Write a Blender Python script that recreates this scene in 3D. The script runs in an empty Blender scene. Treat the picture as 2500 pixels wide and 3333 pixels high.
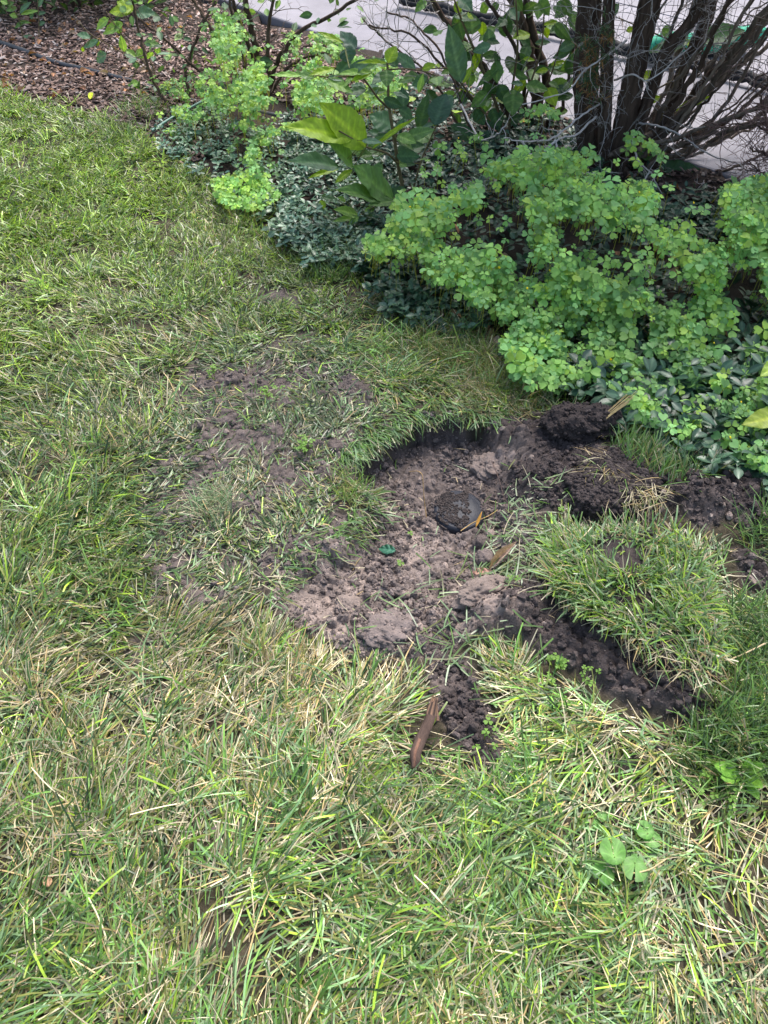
import bpy, math
import numpy as np
from mathutils import Vector
R = math.radians
rng = np.random.default_rng(7)
sc = bpy.context.scene
COL = sc.collection

# ------------------------------------------------------------------ camera, sky, sun, exposure
H = 1.4; TH = R(48.0); FV = R(67.0)
cam_d = bpy.data.cameras.new("camera"); cam = bpy.data.objects.new("camera", cam_d); COL.objects.link(cam)
cam.location = (0, 0, H); cam.rotation_euler = (math.pi/2 - TH, 0, 0)
cam_d.sensor_fit = 'VERTICAL'; cam_d.sensor_height = 32; cam_d.lens = 16/math.tan(FV/2)
cam_d.clip_start = 0.02; cam_d.clip_end = 300
sc.camera = cam
SUN_EL, SUN_AZ = R(58), R(25)       # azimuth measured from +Y towards +X
w = bpy.data.worlds.new("World"); sc.world = w; w.use_nodes = True
nt = w.node_tree; bg = nt.nodes['Background']
sky = nt.nodes.new('ShaderNodeTexSky'); sky.sky_type = 'NISHITA'; sky.sun_disc = False
sky.sun_elevation = SUN_EL; sky.sun_rotation = SUN_AZ; sky.air_density = 1.3; sky.dust_density = 4.0; sky.ozone_density = 1.0
nt.links.new(sky.outputs[0], bg.inputs[0]); bg.inputs[1].default_value = 0.14
sd = bpy.data.lights.new("sun", 'SUN'); sun = bpy.data.objects.new("sun", sd); COL.objects.link(sun)
sd.energy = 2.2; sd.angle = R(20); sd.color = (1.0, 0.975, 0.955)
sv = Vector((math.sin(SUN_AZ)*math.cos(SUN_EL), math.cos(SUN_AZ)*math.cos(SUN_EL), math.sin(SUN_EL)))
sun.rotation_euler = sv.to_track_quat('Z', 'Y').to_euler(); sun.location = (2, 4, 6)
sc.view_settings.view_transform = 'Standard'; sc.view_settings.look = 'None'
sc.view_settings.exposure = 1.3; sc.view_settings.gamma = 1.0

# ------------------------------------------------------------------ pixel <-> world (photo is 2500 x 3333)
F = 1666.5/math.tan(FV/2); CT, ST = math.cos(TH), math.sin(TH)
def ray(px, py):
    px = np.asarray(px, float); py = np.asarray(py, float)
    a = (px-1250)/F; b = (1666.5-py)/F
    return a, CT+b*ST, -ST+b*CT
def P(px, py, z=0.0):                # point where the ray meets height z
    dx, dy, dz = ray(px, py); t = (z-H)/dz
    return np.stack([dx*t, dy*t, H+dz*t], -1)
def PD(px, py, D):                   # point where the ray meets the vertical plane y = D
    dx, dy, dz = ray(px, py); t = D/dy
    return np.stack([dx*t, dy*t, H+dz*t], -1)
def proj(x, y, z):
    zz = z-H; d = y*CT-zz*ST; u = y*ST+zz*CT
    d = np.maximum(d, 1e-3)
    return 1250+F*x/d, 1666.5-F*u/d
def slant(p): return p[1]*CT-(p[2]-H)*ST

# ------------------------------------------------------------------ noise
def _h(ix, iy, s):
    n = (ix.astype(np.int64)*374761393 + iy.astype(np.int64)*668265263 + s*974634777) & 0xffffffff
    n = ((n ^ (n >> 13))*1274126177) & 0xffffffff
    n = n ^ (n >> 16)
    return (n & 0xffffff)/float(0xffffff)
def vn(x, y, s=0):
    ix = np.floor(x); iy = np.floor(y); fx = x-ix; fy = y-iy
    fx = fx*fx*(3-2*fx); fy = fy*fy*(3-2*fy)
    a = _h(ix, iy, s); b = _h(ix+1, iy, s); c = _h(ix, iy+1, s); d = _h(ix+1, iy+1, s)
    return (a*(1-fx)+b*fx)*(1-fy)+(c*(1-fx)+d*fx)*fy
def fbm(x, y, s=0, o=4):
    r = 0; a = .5; t = 0
    for i in range(o):
        r = r+a*vn(x*2**i, y*2**i, s+i*17); t += a; a *= .5
    return r/t
def worley(x, y, s=0):
    ix = np.floor(x); iy = np.floor(y); best = np.full(x.shape, 9.0); cid = np.zeros(x.shape)
    for i in (-1, 0, 1):
        for j in (-1, 0, 1):
            cx = ix+i+_h(ix+i, iy+j, s); cy = iy+j+_h(ix+i, iy+j, s+5)
            d = np.hypot(x-cx, y-cy); m = d < best
            best = np.where(m, d, best); cid = np.where(m, _h(ix+i, iy+j, s+9), cid)
    return best, cid
def plates(x, y, s=0):
    """cracked clods: tilted flat-topped cells divided by narrow cracks"""
    ix = np.floor(x); iy = np.floor(y); b1 = np.full(x.shape, 9.0); b2 = b1.copy(); cid = np.zeros(x.shape); tx = cid.copy(); ty = cid.copy()
    for i in (-1, 0, 1):
        for j in (-1, 0, 1):
            cx = ix+i+_h(ix+i, iy+j, s); cy = iy+j+_h(ix+i, iy+j, s+5); d = np.hypot(x-cx, y-cy); m = d < b1
            b2 = np.where(m, b1, np.minimum(b2, d)); b1 = np.where(m, d, b1); cid = np.where(m, _h(ix+i, iy+j, s+9), cid); tx = np.where(m, x-cx, tx); ty = np.where(m, y-cy, ty)
    e = np.clip((b2-b1)*4.5, 0, 1)**.6; a = cid*40
    return e*(.25+.75*cid)+.9*(tx*np.sin(a)+ty*np.cos(a))*e, cid, e
def sm(a, b, x):
    t = np.clip((x-a)/(b-a), 0, 1); return t*t*(3-2*t)
def sdist(poly, x, y):               # >0 inside
    poly = np.asarray(poly, float); n = len(poly); d = np.full(x.shape, 1e18); ins = np.zeros(x.shape, bool)
    for i in range(n):
        ax, ay = poly[i]; bx, by = poly[(i+1) % n]
        ex, ey = bx-ax, by-ay; t = np.clip(((x-ax)*ex+(y-ay)*ey)/(ex*ex+ey*ey+1e-12), 0, 1)
        d = np.minimum(d, (x-ax-t*ex)**2+(y-ay-t*ey)**2)
        c = ((ay > y) != (by > y)); xi = ax+(y-ay)*(bx-ax)/((by-ay) if by != ay else 1e-9)
        ins ^= c & (x < xi)
    d = np.sqrt(d); return np.where(ins, d, -d)
def wpoly(pts, z=0.0):
    p = np.array(pts, float); return P(p[:, 0], p[:, 1], z)[:, :2]

# ------------------------------------------------------------------ mesh builder
class MB:
    def __init__(s): s.v = []; s.q = []; s.t = []; s.c = []; s.n = 0
    def add(s, v, f, c):
        v = np.asarray(v, float).reshape(-1, 3); f = np.asarray(f, np.int64)
        c = np.asarray(c, float); c = np.broadcast_to(c, (len(v), 3))
        (s.q if f.shape[-1] == 4 else s.t).append(f.reshape(-1, f.shape[-1])+s.n)
        s.v.append(v); s.c.append(c); s.n += len(v)
    def build(s, name, mat, parent=None, origin=None, smooth=True):
        me = bpy.data.meshes.new(name)
        v = np.concatenate(s.v); c = np.concatenate(s.c)
        if origin is not None: v = v-np.asarray(origin, float)
        q = np.concatenate(s.q) if s.q else np.zeros((0, 4), np.int64)
        t = np.concatenate(s.t) if s.t else np.zeros((0, 3), np.int64)
        me.vertices.add(len(v)); me.vertices.foreach_set('co', v.astype(np.float32).ravel())
        nl = q.size+t.size; me.loops.add(nl); me.loops.foreach_set('vertex_index', np.concatenate([q.ravel(), t.ravel()]).astype(np.int32))
        me.polygons.add(len(q)+len(t))
        st = np.concatenate([np.arange(len(q))*4, q.size+np.arange(len(t))*3]).astype(np.int32)
        me.polygons.foreach_set('loop_start', st)
        me.update(calc_edges=True); me.validate()
        me.polygons.foreach_set('use_smooth', np.full(len(me.polygons), bool(smooth)))
        a = me.attributes.new('Col', 'FLOAT_COLOR', 'POINT')
        cc = np.ones((len(v), 4), np.float32); cc[:, :3] = np.clip(c, 0, 1); a.data.foreach_set('color', cc.ravel())
        me.materials.append(mat)
        o = bpy.data.objects.new(name, me); COL.objects.link(o)
        if origin is not None: o.location = origin
        if parent is not None: o.parent = parent; o.location = (np.asarray(origin, float) if origin is not None else np.zeros(3)) - np.array(parent.location)
        return o
def tag(o, label=None, cat=None, group=None, kind=None):
    if label: o['label'] = label
    if cat: o['category'] = cat
    if group: o['group'] = group
    if kind: o['kind'] = kind
    return o
def empty(name, loc, label, cat, group=None):
    o = bpy.data.objects.new(name, None); COL.objects.link(o); o.location = [float(a) for a in loc]; o.empty_display_size = .05
    return tag(o, label, cat, group)

# ------------------------------------------------------------------ materials
def mat_new(name):
    m = bpy.data.materials.new(name); m.use_nodes = True; n = m.node_tree; n.nodes.clear()
    out = n.nodes.new('ShaderNodeOutputMaterial'); return m, n, out
def N(n, t, **k):
    x = n.nodes.new(t)
    for a, b in k.items(): setattr(x, a, b)
    return x
def foliage(name, rough=.5, trans=.3, spec=.35, var=.25, scale=60, tint=(1.5, 1.45, .45)):
    m, n, out = mat_new(name); L = n.links.new
    at = N(n, 'ShaderNodeAttribute', attribute_name='Col')
    tc = N(n, 'ShaderNodeTexCoord'); nz = N(n, 'ShaderNodeTexNoise'); nz.inputs['Scale'].default_value = scale; nz.inputs['Detail'].default_value = 3
    L(tc.outputs['Object'], nz.inputs['Vector'])
    mr = N(n, 'ShaderNodeMapRange'); mr.inputs[1].default_value = .3; mr.inputs[2].default_value = .7; mr.inputs[3].default_value = 1-var; mr.inputs[4].default_value = 1+var
    L(nz.outputs['Fac'], mr.inputs[0])
    mx = N(n, 'ShaderNodeVectorMath', operation='SCALE'); L(at.outputs['Color'], mx.inputs[0]); L(mr.outputs[0], mx.inputs['Scale'])
    bs = N(n, 'ShaderNodeBsdfPrincipled'); L(mx.outputs[0], bs.inputs['Base Color'])
    bs.inputs['Roughness'].default_value = rough; bs.inputs['Specular IOR Level'].default_value = spec
    tr = N(n, 'ShaderNodeBsdfTranslucent')
    tm = N(n, 'ShaderNodeVectorMath', operation='MULTIPLY'); L(mx.outputs[0], tm.inputs[0]); tm.inputs[1].default_value = tint
    L(tm.outputs[0], tr.inputs[0])
    ms = N(n, 'ShaderNodeMixShader'); ms.inputs[0].default_value = trans
    L(bs.outputs[0], ms.inputs[1]); L(tr.outputs[0], ms.inputs[2]); L(ms.outputs[0], out.inputs[0])
    return m
def rough_mat(name, rough=.9, spec=.25, bump=.5, bscale=120, var=.35, vscale=25, stretch=(1, 1, 1), detail=8, dist=.004):
    m, n, out = mat_new(name); L = n.links.new
    at = N(n, 'ShaderNodeAttribute', attribute_name='Col'); tc = N(n, 'ShaderNodeTexCoord')
    mp = N(n, 'ShaderNodeMapping'); mp.inputs['Scale'].default_value = stretch; L(tc.outputs['Object'], mp.inputs[0])
    nz = N(n, 'ShaderNodeTexNoise'); nz.inputs['Scale'].default_value = vscale; nz.inputs['Detail'].default_value = 6; nz.inputs['Roughness'].default_value = .65
    L(mp.outputs[0], nz.inputs['Vector'])
    mr = N(n, 'ShaderNodeMapRange'); mr.inputs[1].default_value = .3; mr.inputs[2].default_value = .7; mr.inputs[3].default_value = 1-var; mr.inputs[4].default_value = 1+var
    L(nz.outputs['Fac'], mr.inputs[0])
    mx = N(n, 'ShaderNodeVectorMath', operation='SCALE'); L(at.outputs['Color'], mx.inputs[0]); L(mr.outputs[0], mx.inputs['Scale'])
    b2 = N(n, 'ShaderNodeTexNoise'); b2.inputs['Scale'].default_value = bscale; b2.inputs['Detail'].default_value = detail; b2.inputs['Roughness'].default_value = .7
    L(mp.outputs[0], b2.inputs['Vector'])
    bp = N(n, 'ShaderNodeBump'); bp.inputs['Strength'].default_value = bump; bp.inputs['Distance'].default_value = dist; L(b2.outputs['Fac'], bp.inputs['Height'])
    bs = N(n, 'ShaderNodeBsdfPrincipled'); L(mx.outputs[0], bs.inputs['Base Color']); L(bp.outputs[0], bs.inputs['Normal'])
    bs.inputs['Roughness'].default_value = rough; bs.inputs['Specular IOR Level'].default_value = spec
    L(bs.outputs[0], out.inputs[0]); return m
M_grass = foliage('grass_blade', .38, .28, .5, .18, 40, (1.15, 1.3, .7))
M_sorrel = foliage('sorrel_leaf', .55, .38, .3, .12, 90)
M_vinca = foliage('glossy_leaf', .4, .12, .42, .15, 60)
M_leaf = foliage('broad_leaf', .5, .35, .35, .14, 70)
M_dry = foliage('dry_leaf', .8, .2, .15, .25, 90)
M_soil = rough_mat('soil', .95, .2, .9, 170, .3, 45, dist=.006)
M_bark = rough_mat('bark', .95, .1, 1, 70, .6, 45, (1, 1, .12), dist=.014)
M_twig = rough_mat('twig', .85, .2, .3, 200, .3, 90)
M_plas = rough_mat('black_plastic', .45, .2, .3, 90, .25, 30)
M_hose = rough_mat('hose_rubber', .45, .4, .1, 90, .2, 30)
M_conc = rough_mat('concrete', .85, .3, .5, 160, .22, 2.2, dist=.003)
M_cloth = rough_mat('woven_fabric', .7, .3, .3, 300, .15, 40)

# ------------------------------------------------------------------ layout polygons, in photo pixels on the ground
PIT = [(1140,1530),(1270,1440),(1340,1398),(1420,1380),(1560,1385),(1700,1410),(1790,1500),(1770,1650),(1740,1800),(1700,1950),(1560,2080),(1440,2160),(1180,2180),(985,2080),(870,1985),(890,1850),(1050,1775),(1110,1700),(1210,1650),(1140,1600)]
STRIP_R = [(1560,1385),(1700,1375),(1760,1345),(1960,1370),(2060,1470),(2180,1560),(2320,1560),(2520,1590),(2520,1770),(2330,1740),(2120,1690),(1900,1700),(1760,1700),(1650,1600)]
STRIP_R2 = [(2380,1800),(2520,1790),(2520,1960),(2400,1930)]
STRIP_B = [(1480,2010),(1680,1890),(1850,1930),(2000,2040),(2180,2180),(2370,2310),(2340,2400),(2150,2350),(1980,2265),(1850,2205),(1700,2135),(1560,2110)]
SPILL = [(1385,2150),(1530,2150),(1575,2280),(1640,2390),(1630,2515),(1535,2490),(1455,2400),(1405,2300)]
SPARSE = [(640,1180),(900,1130),(1150,1180),(1250,1330),(1150,1480),(1080,1750),(950,1850),(760,2030),(480,1980),(430,1560),(560,1380)]
HOLES = [(920,975,90,35,.9),(430,2130,55,45,.9),(800,2545,45,30,.9),(430,2560,55,30,.8),(1010,2800,60,35,.8),(560,3080,80,40,.8),(200,2960,90,35,.75),(470,2840,40,30,.8),
         (1240,2590,40,22,.9),(2070,2480,55,30,.8),(600,1830,90,30,.8),(760,1850,70,40,.7),(900,1250,120,60,.7),(1060,2230,70,25,.8),(850,1480,90,40,.6),(520,1790,60,30,.7),(1000,1110,80,30,.5),(1650,2620,50,20,.6)]
LAWN = [(-900,250),(0,300),(150,345),(440,425),(600,530),(750,650),(950,790),(1050,860),(1180,900),(1270,1000),(1400,1080),(1560,1080),(1660,1110),(1700,1250),(1850,1310),(2000,1370),(2150,1430),(2280,1500),(2400,1540),(2700,1700),(3200,2400),(3200,4200),(-900,4200)]
DRIVE_L = P(np.array([1430., 2281.]), np.array([250., 548.]))      # near edge of the slab
W_PIT = wpoly(PIT); W_SR = wpoly(STRIP_R); W_SB = wpoly(STRIP_B)
def sod_poly(pts, z): return wpoly(pts, z)

# base height sampled on a grid, then looked up
GX = np.arange(-4, 4.5, .01); GY = np.arange(-.6, 6.5, .01)
gx, gy = np.meshgrid(GX, GY)
def base_h(x, y):
    h = .045*(fbm(x*.7, y*.7, 3, 2)-.5)+.022*(fbm(x*4, y*4, 5, 3)-.5)
    d = sdist(W_PIT, x, y)+.03*(fbm(x*14, y*14, 8, 3)-.5)*2*.5
    tt = sm(P(1300, 2100)[1], P(1300, 1500)[1], y)
    wd = .16-.135*tt; rgt = sm(P(1560, 1500)[0], P(1640, 1500)[0], x); wd = wd*(1-rgt)+.15*rgt; dep = .03+.06*tt
    h = h-dep*sm(-.004, wd, d)
    ds = sdist(W_SR, x, y); h = h+.035*sm(-.01, .1, ds)*fbm(x*9, y*9, 21, 3)*1.6
    db = sdist(W_SB, x, y); h = h+.045*sm(-.01, .07, db)*fbm(x*10, y*10, 22, 3)*1.5
    for (px, py, r, a) in [(1480, 1660, .1, -.01), (1640, 1480, .1, .012), (1620, 2060, .09, .03), (1110, 1400, .35, .03), (2300, 1650, .14, .03), (1250, 2080, .07, .02), (1000, 2000, .05, .014), (1420, 2000, .05, .02)]:
        c = P(px, py); h = h+a*np.exp(-((x-c[0])**2+(y-c[1])**2)/(r*r))
    return h
GZ = base_h(gx, gy)
def hz(x, y):
    u = np.clip((np.asarray(x, float)-GX[0])/.01, 0, len(GX)-1.001); v = np.clip((np.asarray(y, float)-GY[0])/.01, 0, len(GY)-1.001)
    i = u.astype(int); j = v.astype(int); a = u-i; b = v-j
    return (GZ[j, i]*(1-a)+GZ[j, i+1]*a)*(1-b)+(GZ[j+1, i]*(1-a)+GZ[j+1, i+1]*a)*b
def soil_amt(x, y):                 # 1 = bare earth
    px, py = proj(x, y, 0*x); e = 90*(fbm(x*16, y*16, 31, 3)-.5)
    d = np.full(px.shape, -1e9)
    for pl, k in ((PIT, 1), (STRIP_R, 1), (STRIP_R2, 1), (STRIP_B, 1), (SPILL, 1)):
        d = np.maximum(d, sdist(pl, px, py)+e*(.7 if pl is not SPILL else .4))
    soil_amt.d = d
    return sm(-12, 22, d), px, py

# ------------------------------------------------------------------ ground sheet
def lines(a, b, fine, lo, hi):
    c = np.arange(a, b, fine); L = []; s = fine; p = b
    while p < hi: s = s*1.12; L.append(p); p += s
    L.append(hi); K = []; s = fine; p = a-fine
    while p > lo: K.append(p); s = s*1.12; p -= s
    K.append(lo); return np.concatenate([K[::-1], c, L])
xs = lines(-.5, 1.2, .0032, -40, 40); ys = lines(.52, 1.75, .0032, -30, 60)
X, Y = np.meshgrid(xs, ys); x = X.ravel(); y = Y.ravel()
S, px, py = soil_amt(x, y)
z = hz(x, y)
wx = .5*(fbm(x*38, y*38, 26, 3)-.5); wy = .5*(fbm(x*38+9, y*38, 27, 3)-.5)
p1, cid3, k1 = plates(x*15+wx, y*15+wy, 14); p2, cid, k2 = plates(x*38+2*wx, y*38+2*wy, 3); p3, cid2, k3 = plates(x*85+3*wx, y*85+3*wy, 4); p4, cid4, k4 = plates(x*165, y*165, 24)
spr = sm(-60, 60, sdist(SPARSE, px, py)+80*(fbm(x*10, y*10, 50, 3)-.5))*.6
inl_ = sm(-30, 30, sdist(LAWN, px, py)); SR = np.maximum(S, np.maximum(spr, .38*inl_)); coarse = sm(.42, .62, fbm(x*7, y*7, 72, 3)+.1*sm(1750, 2000, py))
z = z+SR*(.019*p1*coarse+.0085*p2+.0034*p3+.0016*p4+.018*(fbm(x*24, y*24, 12, 5)-.5))
z = z+(1-S)*.008*(fbm(x*30, y*30, 13, 3)-.5)
rr = np.maximum(np.abs(x), np.abs(y)); z = np.where(rr > 6, np.minimum(z, 0)*.0, z)
# the bed drops a little below the slab
e0, e1 = DRIVE_L; ex = e1-e0; ex = ex/np.hypot(ex[0], ex[1]); side = (x-e0[0])*(-ex[1])+(y-e0[1])*ex[0]   # >0 beyond edge
z = np.where(side > .05, -.06, z)
clay = np.zeros_like(x)
for (cx, cy, r, a) in [(1280,2080,.12,.9),(1050,1990,.13,.7),(1400,2010,.12,.6),(1640,1480,.05,.5),(1580,1950,.1,.8),(1320,1720,.12,.75),(1180,1900,.12,.6),(1240,1850,.1,.5),(1600,1800,.08,.4),(780,1850,.12,.7),(430,2130,.08,.4)]:
    c = P(cx, cy); clay = np.maximum(clay, a*np.exp(-((x-c[0])**2+(y-c[1])**2)/(r*r)))
clay = np.clip(clay*(.5+1.6*fbm(x*15, y*15, 44, 3))*(.5+.7*cid+.3*cid3), 0, 1)*(.55+.45*k2*k1)
dark = np.array([.055, .044, .042]); mid = np.array([.128, .103, .094]); cl = np.array([.27, .213, .185]); thatch = np.array([.055, .046, .03])
# pit soil mid, spoil heaps dark
dspoil = np.maximum(sdist(STRIP_R, px, py), np.maximum(sdist(STRIP_B, px, py), np.maximum(sdist(STRIP_R2, px, py), sdist(SPILL, px, py))))
spo = sm(-40, 60, dspoil)*(.6+.8*fbm(x*9, y*9, 46, 3))
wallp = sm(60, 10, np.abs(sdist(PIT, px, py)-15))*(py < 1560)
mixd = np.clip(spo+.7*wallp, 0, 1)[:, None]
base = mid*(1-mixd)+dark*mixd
base = base*(1-clay[:, None])+cl*clay[:, None]
base = base*(.72+.35*cid2[:, None]+.25*cid4[:, None])
inl = sm(-30, 30, sdist(LAWN, px, py))[:, None]
spn = (sm(-60, 60, sdist(SPARSE, px, py)+80*(fbm(x*10, y*10, 50, 3)-.5)))[:, None]
for (cx, cy, a, b, k) in HOLES:
    spn = np.maximum(spn, (np.clip(1.5-((px-cx)/a)**2-((py-cy)/b)**2, 0, 1))[:, None])
und = thatch*(1-spn)+mid*.85*spn*(.7+.35*cid2+.25*cid4)[:, None]
bed = np.array([.034, .025, .02])*(.6+.8*fbm(x*25, y*25, 61, 3))[:, None]
lit = bed*(1-inl)+und*inl
colr = lit*(1-S[:, None])+base*S[:, None]
mb = MB(); nx, ny = len(xs), len(ys); idx = np.arange(nx*ny).reshape(ny, nx)
mb.add(np.stack([x, y, z], 1), np.stack([idx[:-1, :-1], idx[:-1, 1:], idx[1:, 1:], idx[1:, :-1]], -1).reshape(-1, 4), colr)
tag(mb.build('ground', M_soil), kind='structure')
# full detailed height, for resting crumbs
from bisect import bisect_left
ZG = z.reshape(ny, nx)
def hd(x, y):
    i = np.clip(np.searchsorted(xs, x)-1, 0, nx-2); j = np.clip(np.searchsorted(ys, y)-1, 0, ny-2)
    a = np.clip((x-xs[i])/(xs[i+1]-xs[i]), 0, 1); b = np.clip((y-ys[j])/(ys[j+1]-ys[j]), 0, 1)
    return (ZG[j, i]*(1-a)+ZG[j, i+1]*a)*(1-b)+(ZG[j+1, i]*(1-a)+ZG[j+1, i+1]*a)*b

# concrete slab with rounded near edge and a joint
nrm = np.array([-ex[1], ex[0]]); mb = MB()
prof = [(0, -.3), (0, .002), (.004, .008), (.012, .011), (1.6, .012), (1.604, -.002), (1.612, -.002), (1.616, .012), (30, .014)]
tt = np.linspace(-14, 14, 140); V = []
for (d, zz) in prof:
    wob = .008*(vn(tt*9, tt*0+3, 5)-.5) if d < .02 else 0*tt
    V.append(np.stack([e0[0]+ex[0]*tt+nrm[0]*(d+wob), e0[1]+ex[1]*tt+nrm[1]*(d+wob), zz+0*tt], 1))
V = np.array(V); a, b = V.shape[:2]; ii = np.arange(a*b).reshape(a, b)
mb.add(V, np.stack([ii[:-1, :-1], ii[:-1, 1:], ii[1:, 1:], ii[1:, :-1]], -1).reshape(-1, 4), (.21, .20, .22))
tag(mb.build('driveway', M_conc, smooth=False), kind='structure')

# ------------------------------------------------------------------ instancing templates into one mesh
def rot(yaw, pitch, roll):
    cy, sy, cp, sp, cr, sr = np.cos(yaw), np.sin(yaw), np.cos(pitch), np.sin(pitch), np.cos(roll), np.sin(roll)
    n = len(yaw); Rz = np.zeros((n, 3, 3)); Rx = np.zeros((n, 3, 3)); Ry = np.zeros((n, 3, 3))
    Rz[:, 0, 0] = cy; Rz[:, 0, 1] = -sy; Rz[:, 1, 0] = sy; Rz[:, 1, 1] = cy; Rz[:, 2, 2] = 1
    Rx[:, 1, 1] = cp; Rx[:, 1, 2] = -sp; Rx[:, 2, 1] = sp; Rx[:, 2, 2] = cp; Rx[:, 0, 0] = 1
    Ry[:, 0, 0] = cr; Ry[:, 0, 2] = sr; Ry[:, 2, 0] = -sr; Ry[:, 2, 2] = cr; Ry[:, 1, 1] = 1
    return Rz @ Rx @ Ry
def inst(mb, tv, tf, Rm, s, t, col, tc=None):
    n = len(t); s = np.asarray(s); s = s[:, None, None] if s.ndim == 1 else s[:, None, :]
    v = np.einsum('nij,nkj->nki', Rm, tv[None]*s)+t[:, None, :]
    m = len(tv); f = tf[None]+(np.arange(n)*m)[:, None, None]
    c = col[:, None, :]*(np.ones((1, m, 1)) if tc is None else tc[None])
    mb.add(v.reshape(-1, 3), f.reshape(-1, tf.shape[1]), c.reshape(-1, 3))
def ico(sub):
    import bmesh
    bm = bmesh.new(); bmesh.ops.create_icosphere(bm, subdivisions=sub, radius=1); bm.verts.ensure_lookup_table()
    v = np.array([q.co[:] for q in bm.verts]); f = np.array([[q.index for q in p.verts] for p in bm.faces]); bm.free(); return v, f
IC = [ico(1), ico(2), ico(3)]
def lumpy(v, k, s, fr=2.2):
    n = fbm(v[:, 0]*fr+s*7.3+v[:, 2]*1.7, v[:, 1]*fr-v[:, 2]*fr+s*3.1, s, 3)
    return v*(1+k*(n-.5))[:, None]

# ------------------------------------------------------------------ soil crumbs
mb = MB(); n = 230000
cx = rng.uniform(-.6, 1.5, n); cy = rng.uniform(.45, 2.05, n)
S2, cpx, cpy = soil_amt(cx, cy)
ldd = P(1492, 1672, -.06)
keep = (np.hypot(cx-ldd[0], cy-ldd[1]) > .068) & (rng.random(n) < np.maximum(np.maximum(S2, .07*(sdist(LAWN, cpx, cpy) > 0)), .35*sm(-60, 60, sdist(SPARSE, cpx, cpy)))*np.clip(.05+1.3*fbm(cx*9, cy*9, 77, 3)**3*2.0, 0, 1)*np.where(sdist(SPILL, cpx, cpy) > -20, 2.2, 1)); cx = cx[keep]; cy = cy[keep]; cpx = cpx[keep]; cpy = cpy[keep]
n = len(cx); sz = .0013+.0075*rng.random(n)**7+.0016*rng.random(n)
spo = sm(-40, 60, np.maximum(sdist(STRIP_R, cpx, cpy), np.maximum(sdist(STRIP_B, cpx, cpy), sdist(SPILL, cpx, cpy))))
ccol = (mid*(1-spo[:, None])+dark*1.1*spo[:, None])*rng.uniform(.7, 1.45, n)[:, None]
lightc = rng.random(n) < .1*(1-spo*.7); ccol[lightc] = cl*rng.uniform(.7, 1.1, lightc.sum())[:, None]
for k in range(4):
    for big_ in (0, 1):
        m = (np.arange(n) % 4 == k) & ((sz > .0055) == bool(big_))
        if not m.any(): continue
        tv, tf = IC[big_]; tv = lumpy(tv, .9, k+3)*np.random.default_rng(k).uniform(.72, 1.2, (len(tv), 1))
        Rm = rot(*(rng.uniform(0, 6.3, (3, m.sum()))))
        s3 = sz[m][:, None]*rng.uniform(.65, 1.15, (m.sum(), 3))
        inst(mb, tv, tf, Rm, s3, np.stack([cx[m], cy[m], hd(cx[m], cy[m])+sz[m]*.05], 1), ccol[m])
tag(mb.build('soil_crumbs', M_soil, smooth=False), 'loose brown soil crumbs and crumbled clay strewn over the dug pit and spoil', 'soil', kind='stuff')

# ------------------------------------------------------------------ grass
PAL = dict(green=(.10, .195, .038), blue=(.145, .235, .105), yg=(.20, .30, .03), dk=(.035, .075, .018), tan=(.38, .33, .22), straw=(.36, .26, .12), ol=(.14, .15, .04))
def blades(mb, x, y, z, az, tilt, bend, ln, wd, col, segs=4, clamp=True, blunt=None, twist=.5, top=None):
    n = len(x); s = np.linspace(0, 1, segs+1)
    ang = tilt[:, None]+bend[:, None]*s[None]
    dl = ln[:, None]/segs
    am = (ang[:, 1:]+ang[:, :-1])/2
    hr = np.concatenate([np.zeros((n, 1)), np.cumsum(np.sin(am)*dl, 1)], 1); zr = np.concatenate([np.zeros((n, 1)), np.cumsum(np.cos(am)*dl, 1)], 1)
    wob = (rng.random(n)-.5)*.5
    azs = az[:, None]+wob[:, None]*s[None]
    bx = x[:, None]+np.sin(azs)*hr; by = y[:, None]+np.cos(azs)*hr; bz = z[:, None]+zr
    if clamp:
        g = (hz(bx, by) if top is None else top(bx, by)); bz = np.maximum(bz, g+.003+.012*rng.random(n)[:, None])
    wd = wd*np.where(col[:, 0] > col[:, 1], .68, 1.0)
    tw = (rng.random(n)-.5)*2*twist
    tws = tw[:, None]*(.5+s[None])
    sx = np.cos(azs)*np.cos(tws); sy = -np.sin(azs)*np.cos(tws); szz = np.sin(tws)
    if blunt is None: blunt = rng.random(n) < .45
    prof = np.where(blunt[:, None], 1-.25*s[None]**2, np.maximum(1-s[None]**1.8, .05))*np.where(s[None] < .12, .7, 1)
    hw = wd[:, None]*prof/2
    L_ = np.stack([bx-sx*hw, by-sy*hw, bz-szz*hw], -1); R_ = np.stack([bx+sx*hw, by+sy*hw, bz+szz*hw], -1)
    v = np.stack([L_, R_], 2).reshape(n, -1, 3)
    m = v.shape[1]; f = np.array([[2*i, 2*i+1, 2*i+3, 2*i+2] for i in range(segs)])
    ff = f[None]+(np.arange(n)*m)[:, None, None]
    # straw-coloured sheath low down on some blades, bleached cut tips
    tip = np.ones((n, segs+1, 3)); dry = rng.random(n) < .25
    tipc = np.array(PAL['tan'])
    c = np.repeat(col[:, None, :], segs+1, 1)
    c[dry & blunt, -1] = .45*c[dry & blunt, -1]+.55*tipc
    sh = rng.random(n) < .3; c[sh, 0] = .4*c[sh, 0]+.6*np.array(PAL['tan'])*.7
    c = np.repeat(c, 2, 1)
    mb.add(v.reshape(-1, 3), ff.reshape(-1, 4), c.reshape(-1, 3))
def pick(n, w):
    k = list(w); p = np.array([w[i] for i in k], float); 
    i = rng.choice(len(k), n, p=p/p.sum()); return np.array([PAL[q] for q in k])[i]
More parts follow.
